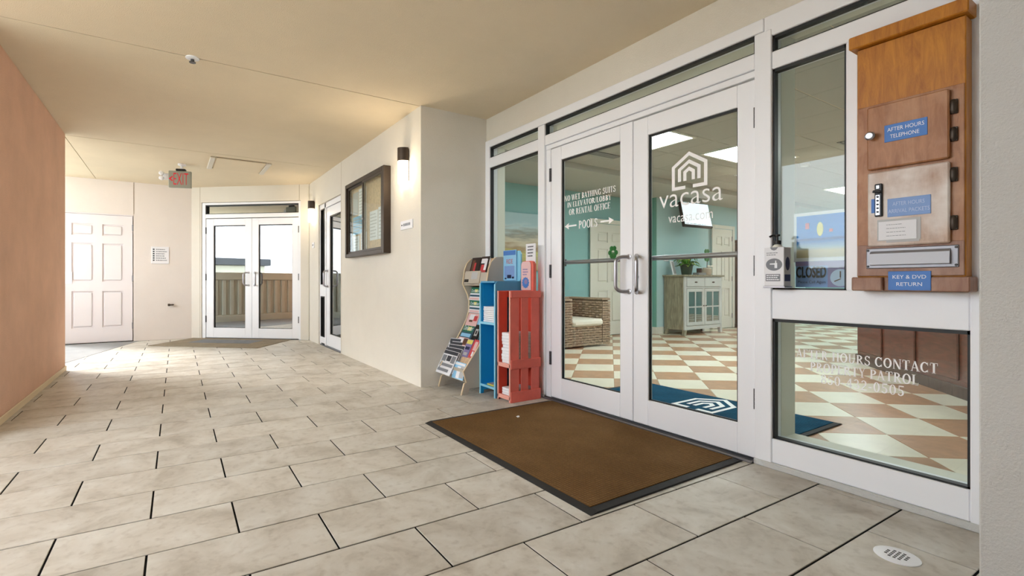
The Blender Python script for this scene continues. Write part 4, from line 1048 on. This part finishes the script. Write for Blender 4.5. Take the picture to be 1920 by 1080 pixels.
# ------------------------------------------------------------------ the lobby behind the glass
lf = B().box(2.75, 14.0, -3, 6.3, -.25, -.006).build('lobby_floor', 'lobby_grout')
tag(lf, 'lobby floor of cream and brown checkered tiles', 'floor', kind='structure')
LO = (3.898, 1.172); L1, L2 = (.3135, .2745), (.3365, -.2535)
lobes = {}
cnt = 0; lfield = B(); lfield2 = B()
for i in range(-16, 26):
    for j in range(-26, 26):
        cx_ = LO[0]+L1[0]*(i+.5)+L2[0]*(j+.5); cy_ = LO[1]+L1[1]*(i+.5)+L2[1]*(j+.5)
        if not (2.5 < cx_ < 13.9 and -2.8 < cy_ < 6.2): continue
        q = [(0, 0), L2, (L1[0]+L2[0], L1[1]+L2[1]), L1]
        o0 = (LO[0]+L1[0]*i+L2[0]*j, LO[1]+L1[1]*i+L2[1]*j)
        P_ = [(o0[0]+a, o0[1]+c) for a, c in q]
        P_ = clip(P_, -1, 0, -2.94); P_ = clip(P_, 0, 1, 6.0) if P_ else P_
        if len(P_) < 3 or area(P_) < .004: continue
        whole = abs(area(P_)-abs(L1[0]*L2[1]-L1[1]*L2[0])) < 1e-4 and len(P_) == 4
        mt_ = 'cream_tile' if (i+j) % 2 == 0 else 'brown_tile'
        near = cx_ < 8.2 and cy_ > .3 and (cy_ < .95*cx_+.6) and (cy_ > .16*cx_-.1)
        if near and cnt < 260:
            if whole:
                if mt_ not in lobes:
                    vs, fs = slab(shrink(q, .0018), 0, .02, .001); lobes[mt_] = B().add(vs, fs).mesh('lobby_tile', mt_)
                o = bpy.data.objects.new('lobby_tile', lobes[mt_])
            else:
                vs, fs = slab(shrink([(a-o0[0], c-o0[1]) for a, c in P_], .0018), 0, .02, .001); o = bpy.data.objects.new('lobby_tile', B().add(vs, fs).mesh('lobby_tile', mt_))
            C.objects.link(o); o.location = (o0[0], o0[1], 0); o.parent = lf; cnt += 1
        else:
            vs, fs = slab(shrink(P_, .0018), 0, .02, .001); lfield.add(vs, fs, 0 if mt_ == 'cream_tile' else 1)
lfield.build('lobby_tile_field', ['cream_tile', 'brown_tile'], lf)['kind'] = 'stuff'
print('lobby tiles', cnt)
YL, YJ, XJ = 6.0, 5.64, 7.68
lw = B(); lw.box(2.87, XJ, YL, YL+.2, 0, ZC); lw.box(13.5, 13.7, -3, YJ, 0, ZC); lw.box(2.93, 13.5, -3, -2.8, 0, ZC)
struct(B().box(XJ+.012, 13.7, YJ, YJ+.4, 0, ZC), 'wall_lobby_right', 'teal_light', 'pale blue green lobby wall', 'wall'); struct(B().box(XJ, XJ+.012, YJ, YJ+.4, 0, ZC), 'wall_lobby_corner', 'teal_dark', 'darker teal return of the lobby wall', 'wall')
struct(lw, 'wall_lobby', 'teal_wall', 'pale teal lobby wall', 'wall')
bb_ = B(); bb_.box(2.87, 6.24, YL-.015, YL, 0, .13, .004); bb_.box(7.15, XJ-.015, YL-.015, YL, 0, .13, .004); bb_.box(XJ-.015, XJ, YJ-.015, YL, 0, .13, .004); bb_.box(XJ, 9.5, YJ-.015, YJ, 0, .13, .004); bb_.box(10.4, 13.5, YJ-.015, YJ, 0, .13, .004)
struct(bb_, 'baseboard_lobby', 'lobby_white')
lc = B().box(2.93, 14, -3, 6.2, ZC+.005, ZC+.1).build('lobby_ceiling', 'seam'); tag(lc, 'suspended lobby ceiling of pale square tiles', 'ceiling', kind='structure')
LIGHTS = [(3.8, 3.15, 1.2, .6), (5.7, 2.95, 1.2, .6), (9.7, 3.2, 1.2, .6), (5.7, .2, 1.2, .6), (9.7, .2, 1.2, .6), (12.0, 3.2, 1.2, .6)]
ct = B().box(.003, .597, .003, .597, -.008, 0, .003).mesh('ceiling_tile', 'lobby_ceiling')
cfield = B(); n_c = 0
for i in range(19):
    for j in range(14):
        x = 2.95+.6*i; y = -2.85+.6*j
        if y > 4.75: continue
        if any(x+.58 > a+.02 and x < a+w_-.02 and y+.58 > c+.02 and y < c+h_-.02 for a, c, w_, h_ in LIGHTS): pass
        if y > .0 and x < 12.2:
            o = bpy.data.objects.new('ceiling_tile', ct); C.objects.link(o); o.location = (x, y, ZC+.004); o.parent = lc; n_c += 1
        else: cfield.box(x+.003, x+.597, y+.003, y+.597, ZC-.004, ZC+.004)
cfield.build('ceiling_tile_field', 'lobby_ceiling', lc)['kind'] = 'stuff'
so = B(); so.box(2.93, 13.5, 4.75, YL, ZC-.06, ZC); so.box(2.93, 13.5, 4.71, 4.79, ZC-.085, ZC-.0)
so.build('lobby_soffit', 'lobby_ceiling', lc)
for k, (x, y, w_, h_) in enumerate(LIGHTS):
    r = thing('ceiling_light', ['glowing ceiling panel nearest the left entry door leaf', 'glowing ceiling panel deeper in, behind the house emblem', 'glowing ceiling panel seen through the upper right window', 'glowing ceiling panel over the near right of the lobby', 'glowing ceiling panel over the reception desk', 'glowing ceiling panel at the far end of the lobby'][k], 'ceiling light', (x, y, ZC-.006), 0, 'lobby ceiling lights')
    B().box(.03, w_-.03, .03, h_-.03, -.012, -.002).build('diffuser', 'light_panel', r)
    f_ = B(); f_.box(0, w_, 0, .03, -.016, 0); f_.box(0, w_, h_-.03, h_, -.016, 0); f_.box(0, .03, .03, h_-.03, -.016, 0); f_.box(w_-.03, w_, .03, h_-.03, -.016, 0); f_.build('frame', 'lobby_white', r)
for k, (x, y) in enumerate(((4.35, 4.15), (6.6, 2.3), (3.9, 2.2))):
    r = thing('air_vent', ['dark slotted ceiling vent above the left door leaf', 'dark slotted ceiling vent beyond the upper right window', 'slotted ceiling vent above the right door leaf'][k], 'vent', (x, y, ZC-.006))
    B().box(0, .6, 0, .14, -.004, 0).build('backing', 'gasket', r)
    for q in range(4): B().box(0, .6, q*.036, q*.036+.022, -.012, -.003, .002).build('slat', 'shelf_grey', r)
for k, (x, y) in enumerate(((8.2, 2.6), (7.4, 3.1))):
    r = thing('smoke_detector', ['white ceiling detector nearer the upper right window', 'white ceiling detector deeper in the lobby'][k], 'detector', (x, y, ZC-.005)); B().lathe([(.06, 0), (.06, -.025), (.045, -.04), (.02, -.042)], seg=20).build('cover', 'lobby_white', r, smooth=True)

# lobby doors
def cased(d_, w, h):
    c_ = B(); c_.box(-.08, -.006, -.02, .0, 0, h+.08, .004); c_.box(w+.006, w+.08, -.02, .0, 0, h+.08, .004); c_.box(-.006, w+.006, -.02, .0, h+.006, h+.08, .004); c_.build('casing', 'lobby_white', d_)
d7 = six_panel('door_7', 'cream six panel lobby door behind the wicker armchair', (6.36, YL-.045, .012), 0, .86, 2.0, 'lobby_white', -1); cased(d7, .86, 2.0)
d8 = six_panel('door_8', 'cream six panel lobby door beyond the glazed cabinet', (9.46, YJ-.045, .012), 0, .66, 2.05, 'lobby_white', 1); cased(d8, .66, 2.05)
# closer arm on the lobby door
# beach canvas
bc = thing('beach_canvas', 'wide beach landscape canvas on the teal wall behind the left sidelight', 'painting', (4.0, YL-.003, 1.15))
B().box(0, 1.35, -.04, 0, 0, .92, .004).build('canvas', 'beach_canvas', bc)
# blue logo mat
bm_ = thing('lobby_mat', 'blue carpet mat with white house emblem inside the entry doors', 'mat', (3.43, 2.2, .0015))
b = B(); b.prism([(-.49, 0), (-.46, .008), (.46, .008), (.49, 0)], 1, -.785, .78); b.build('rubber_base', 'black_rubber', bm_)
B().box(-.445, .445, -.75, .745, .004, .012, .002).build('pile', 'pile_blue', bm_)
# emblem laid flat, its foot towards the doors
house_mark(lambda u, v: (-.075+.50*v, .145-.35*u, .0128), .085).build('emblem', 'vinyl_white', bm_)

# wicker armchair
wa = thing('wicker_armchair', 'woven wicker armchair with cream cushions behind the left door leaf', 'armchair', (5.25, 5.42, 0))
HW, HD, AH, AM = .48, .40, .71, .17
fr = B(); fr.box(-HW+.012, -HW+AM, -HD+.012, HD-.012, .05, AH-.012, .02); fr.box(HW-AM, HW-.012, -HD+.012, HD-.012, .05, AH-.012, .02); fr.box(-HW+AM, HW-AM, HD-.11, HD-.012, .05, AH-.012, .02); fr.box(-HW+AM, HW-AM, -HD+.012, HD-.11, .05, .315, .01)
fr.build('frame', 'wicker_dark', wa)
wv = B(); rr = random.Random(2)
def weave(p0, du, dn, w, z0, z1, st=.066, rh=.036):
    """strands over and under upright stakes: p0 corner, du along, dn outward"""
    nu = max(2, int(w/st)); nz = int((z1-z0)/rh)
    for iz in range(nz):
        for iu in range(nu):
            up_ = (iu+iz) % 2; d_ = .024 if up_ else .002
            u0, u1 = iu*w/nu, (iu+1)*w/nu; zc_ = z0+(iz+.5)*rh; h = rh*.42
            pts = []
            for (u, d) in ((u0, .002), ((u0+u1)/2, d_), (u1, .002)):
                bx_, by_ = p0[0]+du[0]*u+dn[0]*d, p0[1]+du[1]*u+dn[1]*d
                pts += [(bx_, by_, zc_-h), (bx_+dn[0]*.004, by_+dn[1]*.004, zc_), (bx_, by_, zc_+h)]
            wv.add(pts, [(0, 3, 4, 1), (1, 4, 5, 2), (3, 6, 7, 4), (4, 7, 8, 5)])
weave((-HW, -HD), (1, 0), (0, -1), AM, .03, AH); weave((HW-AM, -HD), (1, 0), (0, -1), AM, .03, AH); weave((-HW+AM, -HD+.01), (1, 0), (0, -1), .62, .03, .32)
weave((-HW, HD), (0, -1), (-1, 0), .8, .03, AH); weave((HW, -HD), (0, 1), (1, 0), .8, .03, AH)
weave((-HW+AM, HD-.11), (1, 0), (0, -1), .62, .32, AH); weave((-HW+AM, -HD), (0, 1), (1, 0), .7, .32, AH); weave((HW-AM, HD-.1), (0, -1), (-1, 0), .7, .32, AH)
w_o = wv.build('weave', 'wicker', wa); w_o['kind'] = 'stuff'
tp = B()
for a in ((-HW+.085, -HD, -HW+.085, HD), (HW-.085, -HD, HW-.085, HD), (-HW, HD-.055, HW, HD-.055)):
    for k in ((-.07, -.035, 0, .035, .07) if a[0] == a[2] else (-.03, 0, .03)):
        if a[0] == a[2]: tp.tube([(a[0]+k, a[1], AH), (a[0]+k, a[3], AH)], .018, 8)
        else: tp.tube([(a[0], a[1]+k, AH), (a[2], a[3]+k, AH)], .018, 8)
tp.build('rim', 'wicker', wa, smooth=True)
sc1 = thing('seat_cushion', 'cream seat cushion on the wicker armchair', 'cushion', (5.25, 5.36, .318)); B().box(-.305, .305, -.38, .28, 0, .10, .03).build('cover', 'cushion', sc1, smooth=True)
pc = thing('back_pillow', 'cream pillow leaning inside the wicker armchair', 'pillow', (5.08, 5.30, .42), .5)
pl = B().ell((0, .10, .17), (.20, .09, .19), 20, 12); pl.build('cover', 'cushion', pc, smooth=True)

# glazed cabinet
gc = thing('glazed_cabinet', 'grey wooden cabinet with two glazed doors and two drawers', 'cabinet', (7.87, 5.19, 0))
GW, GD, GH = 1.17, .42, 1.10
b = B(); b.box(0, .03, .03, GD, .10, GH-.03); b.box(GW-.03, GW, .03, GD, .10, GH-.03); b.box(.03, GW-.03, GD-.02, GD, .10, GH-.03); b.box(.03, GW-.03, .03, GD-.02, .13, .16); b.box(.03, GW-.03, .05, GD-.02, .5, .52); b.box(.03, GW-.03, .03, GD-.02, .86, .88); b.build('carcass', 'cab_side', gc)
b = B(); b.box(0, .05, .0, .03, .10, GH-.03, .003); b.box(GW-.05, GW, .0, .03, .10, GH-.03, .003); b.box(.05, GW-.05, .0, .03, .10, .17, .003); b.box(.05, GW-.05, 0, .03, .855, .88, .003); b.box(.05, GW-.05, 0, .03, GH-.05, GH-.03, .003); b.box(GW/2-.015, GW/2+.015, 0, .03, .17, GH-.05); b.build('face_frame', 'cab_front', gc)
B().box(-.05, GW+.05, -.03, GD+.01, GH-.03, GH, .008).build('top_board', 'cab_side', gc)
b = B(); b.box(-.006, 0, .06, GD-.04, .16, .17); b.box(-.006, 0, .06, .075, .17, .93); b.box(-.006, 0, GD-.055, GD-.04, .17, .93); b.box(-.006, 0, .06, GD-.04, .93, .945); b.build('side_moulding', 'cab_side', gc)
for x in (.0, GW-.06):
    for y, s_ in ((.0, -.02), (GD-.06, .02)):
        B().prism([(x, .10), (x+.06, .10), (x+(.045 if x == 0 else .08), 0), (x-(.02 if x == 0 else -.015), 0)], 1, y, y+.05).build('leg', 'cab_side' if x == 0 else 'cab_front', gc)
for k in (0, 1):
    x0 = .055+k*(GW/2-.04); x1 = x0+GW/2-.07
    dw = B().box(x0, x1, -.012, .012, .885, GH-.055, .004).build('drawer', 'cab_front', gc)
    B().ell(((x0+x1)/2, -.02, .965), (.04, .014, .014), 12, 6).build('cup_pull', 'bronze', dw, smooth=True)
    b = B(); b.box(x0, x0+.05, -.012, .012, .175, .85, .003); b.box(x1-.05, x1, -.012, .012, .175, .85, .003); b.box(x0+.05, x1-.05, -.012, .012, .175, .235, .003); b.box(x0+.05, x1-.05, -.012, .012, .79, .85, .003)
    dd = b.build('cabinet_door', 'cab_front', gc)
    xm = (x0+x1)/2; b = B(); b.box(xm-.012, xm+.012, -.010, .01, .235, .79); b.box(x0+.05, x1-.05, -.010, .01, .50, .524); b.build('muntin', 'cab_front', dd)
    for (a0, a1) in ((x0+.05, xm-.012), (xm+.012, x1-.05)):
        for (c0, c1) in ((.235, .50), (.524, .79)): B().box(a0, a1, -.001, .003, c0, c1).build('glass_pane', [GLASSR], dd)
    B().ell((x1-.02 if k == 0 else x0+.02, -.02, .53), (.012, .012, .012), 10, 6).build('knob', 'bronze', dd, smooth=True)
# on the cabinet
def shamrock(label, loc, sc_, stick=0.):
    r = thing('shamrock_ornament', label, 'ornament', loc, 0, 'shamrock ornaments')
    for a in (90, 215, 325):
        cx_, cz_ = .5*math.cos(math.radians(a)), .62*math.sin(math.radians(a))
        b_ = B()
        for s_ in (-1, 1):
            aa = math.radians(a+s_*28); b_.ell((sc_*.62*math.cos(aa), 0, sc_*.68*math.sin(aa)+sc_*.6), (sc_*.40, sc_*.14, sc_*.42), 14, 8)
        b_.build('leaflet', 'shamrock', r, smooth=True)
    b_ = B(); b_.tube([(0, 0, sc_*.6), (sc_*.05, 0, sc_*.1), (sc_*.12, 0, -sc_*.5)], sc_*.09, 8); b_.build('stem', 'shamrock', r, smooth=True)
    if stick: B().tube([(sc_*.12, 0, -sc_*.45), (0, 0, -stick)], .006, 8).build('stick', 'dark_wood', r, smooth=True)
    return r
pt = thing('potted_plant', 'leafy green plant in a dark pot on the glazed cabinet', 'plant', (8.18, 5.36, GH+.001))
B().lathe([(.085, 0), (.11, .16), (.122, .17), (.122, .19), (.11, .19), (.10, .17)], seg=22).build('pot', 'pot_green', pt, smooth=True)
rr = random.Random(5)
for k in range(34):
    a = rr.uniform(0, 2*PI); L = rr.uniform(.12, .24); up_ = rr.uniform(.02, .20); w = rr.uniform(.025, .042)
    b = B(); pts = []
    for i in range(6):
        t = i/5; rad = .03+L*t; z = .18+up_*math.sin(t*PI*.75)*1.1-(.05*t*t); ww = w*math.sin(PI*min(.97, t*.9+.1))
        px_, py_ = math.cos(a), math.sin(a)
        pts += [(px_*rad-py_*ww, py_*rad+px_*ww, z), (px_*rad, py_*rad, z-.008), (px_*rad+py_*ww, py_*rad-px_*ww, z)]
    fs = []
    for i in range(5): fs += [(3*i, 3*i+1, 3*i+4, 3*i+3), (3*i+1, 3*i+2, 3*i+5, 3*i+4)]
    b.add(pts, fs).build('leaf', 'leaf' if k % 3 else 'leaf_light', pt, smooth=True)
pf = thing('photo_frame', 'white leaning photo frame left of the potted plant', 'frame', (7.93, 5.42, GH+.001), .25)
B().prism([(0, 0), (.015, 0), (.075, .26), (.06, .26)], 0, -.07, .07).build('frame', 'paper', pf)
B().prism([(-.001, .02), (0, .02), (.055, .24), (.054, .24)], 0, -.05, .05).build('picture', 'paper_grey', pf)
cb = thing('card_box', 'small grey box of cards on the glazed cabinet', 'box', (8.62, 5.38, GH+.001))
B().box(-.12, .12, -.06, .06, 0, .045, .004).build('tray', 'shelf_grey', cb); B().box(-.02, .0, -.05, .05, .045, .13, .002).build('divider', 'dark_wood', cb)
bp_ = thing('burlap_pot', 'burlap wrapped pot holding the shamrock stick on the cabinet', 'pot', (8.86, 5.38, GH+.001))
B().lathe([(.075, 0), (.092, .07), (.075, .14), (.07, .145)], seg=20).build('pot', 'burlap', bp_, smooth=True)
b = B(); b.ell((-.05, -.07, .17), (.05, .012, .022), 12, 6); b.ell((.05, -.07, .17), (.05, .012, .022), 12, 6); b.lathe([(.08, .12), (.08, .135)], seg=20); b.build('bow', 'cushion', bp_, smooth=True)
shamrock('glittery green shamrock on a stick in the burlap pot', (8.86, 5.38, 1.42), .115, .22)
shamrock('glittery green shamrock fixed inside the left entry door glass', (XS+.085, 2.395, 1.165), .045).rotation_euler = (0, 0, RIGHT)

# television, thermostat, armoire
tv = thing('television', 'wall mounted television with pale screen above the glazed cabinet', 'television', (8.36, 5.30, 2.215))
tv.rotation_euler = (math.radians(-14), math.radians(1), math.radians(-9))
B().box(-.36, .36, -.03, .03, -.24, .24, .008).build('cabinet', 'black', tv)
B().box(-.34, .34, -.034, -.03, -.205, .225).build('screen', 'screen', tv)
b = B(); bars(b, -.32, .32, -.197, -.18, -.0345, 1, 0, .5, 3); b.build('screen_print', 'ink_grey', tv)
b = B(); b.box(-.10, .10, .03, .06, -.12, .12, .004); b.tube([(0, .05, 0), (0, .26, .03)], .02, 10); b.build('bracket', 'dark_steel', tv)
th = thing('thermostat', 'white thermostat on the pale wall left of the television', 'thermostat', (7.95, YJ, 1.42)); B().box(-.07, .07, -.025, 0, -.06, .06, .006).build('case', 'paper', th); B().lathe([(.04, 0), (.04, -.008)], (.01, -.025, 0), axis=1, seg=20).build('dial', 'letter_white', th)
ar = thing('armoire', 'dark brown wooden armoire against the lobby wall', 'armoire', (10.28, 5.12, 0))
B().box(0, 1.1, .02, .5, .06, 1.80, .006).build('body', 'dark_wood', ar); B().box(-.04, 1.14, -.02, .51, 1.80, 1.86, .01).build('cornice', 'dark_wood', ar); B().box(-.02, 1.12, 0, .5, 0, .08, .006).build('plinth', 'dark_wood', ar)
for x in (.03, .56):
    q = B(); q.box(x, x+.51, .0, .02, .1, 1.78, .004); q = q.build('armoire_door', 'dark_wood', ar); B().box(x+.09, x+.42, -.008, .0, .2, 1.68, .006).build('door_panel', 'dark_wood', q); B().ell((x+(.47 if x < .1 else .04), -.02, .95), (.012, .015, .03), 10, 6).build('handle', 'bronze', q, smooth=True)

# reception desk: its front runs back from the right
ra, rb_ = (5.52, 1.11), (7.12, 2.42)
ang = math.atan2(rb_[1]-ra[1], rb_[0]-ra[0]); LD = math.hypot(rb_[1]-ra[1], rb_[0]-ra[0])
de = thing('reception_desk', 'dark red mahogany reception desk seen through the lower right window', 'desk', (ra[0], ra[1], 0), ang)
B().box(-.6, LD, -.62, 0, 0, .86, .006).build('body', 'mahogany', de)
B().box(-.65, LD+.04, -.66, .05, .86, .9, .01).build('counter_top', 'mahogany', de)
for k in range(4): x = -.5+k*(LD+.5)/4; B().box(x+.04, x+(LD+.5)/4-.04, 0, .018, .14, .78, .012).build('front_panel', 'mahogany', de)
B().box(-.6, LD, 0, .022, 0, .1, .004).build('plinth', 'dark_wood', de)

for o in list(bpy.data.objects):
    if o.parent and o.name.split('.')[0] in ('fine_print', 'print', 'handwriting', 'printed_panel', 'white_print', 'side_print', 'slots', 'icon', 'lettering', 'small_lettering', 'web_address', 'threshold_ribs', 'screen_print', 'red_patch', 'card_picture', 'lock_button', 'sunburst', 'title'):
        o['kind'] = 'stuff'
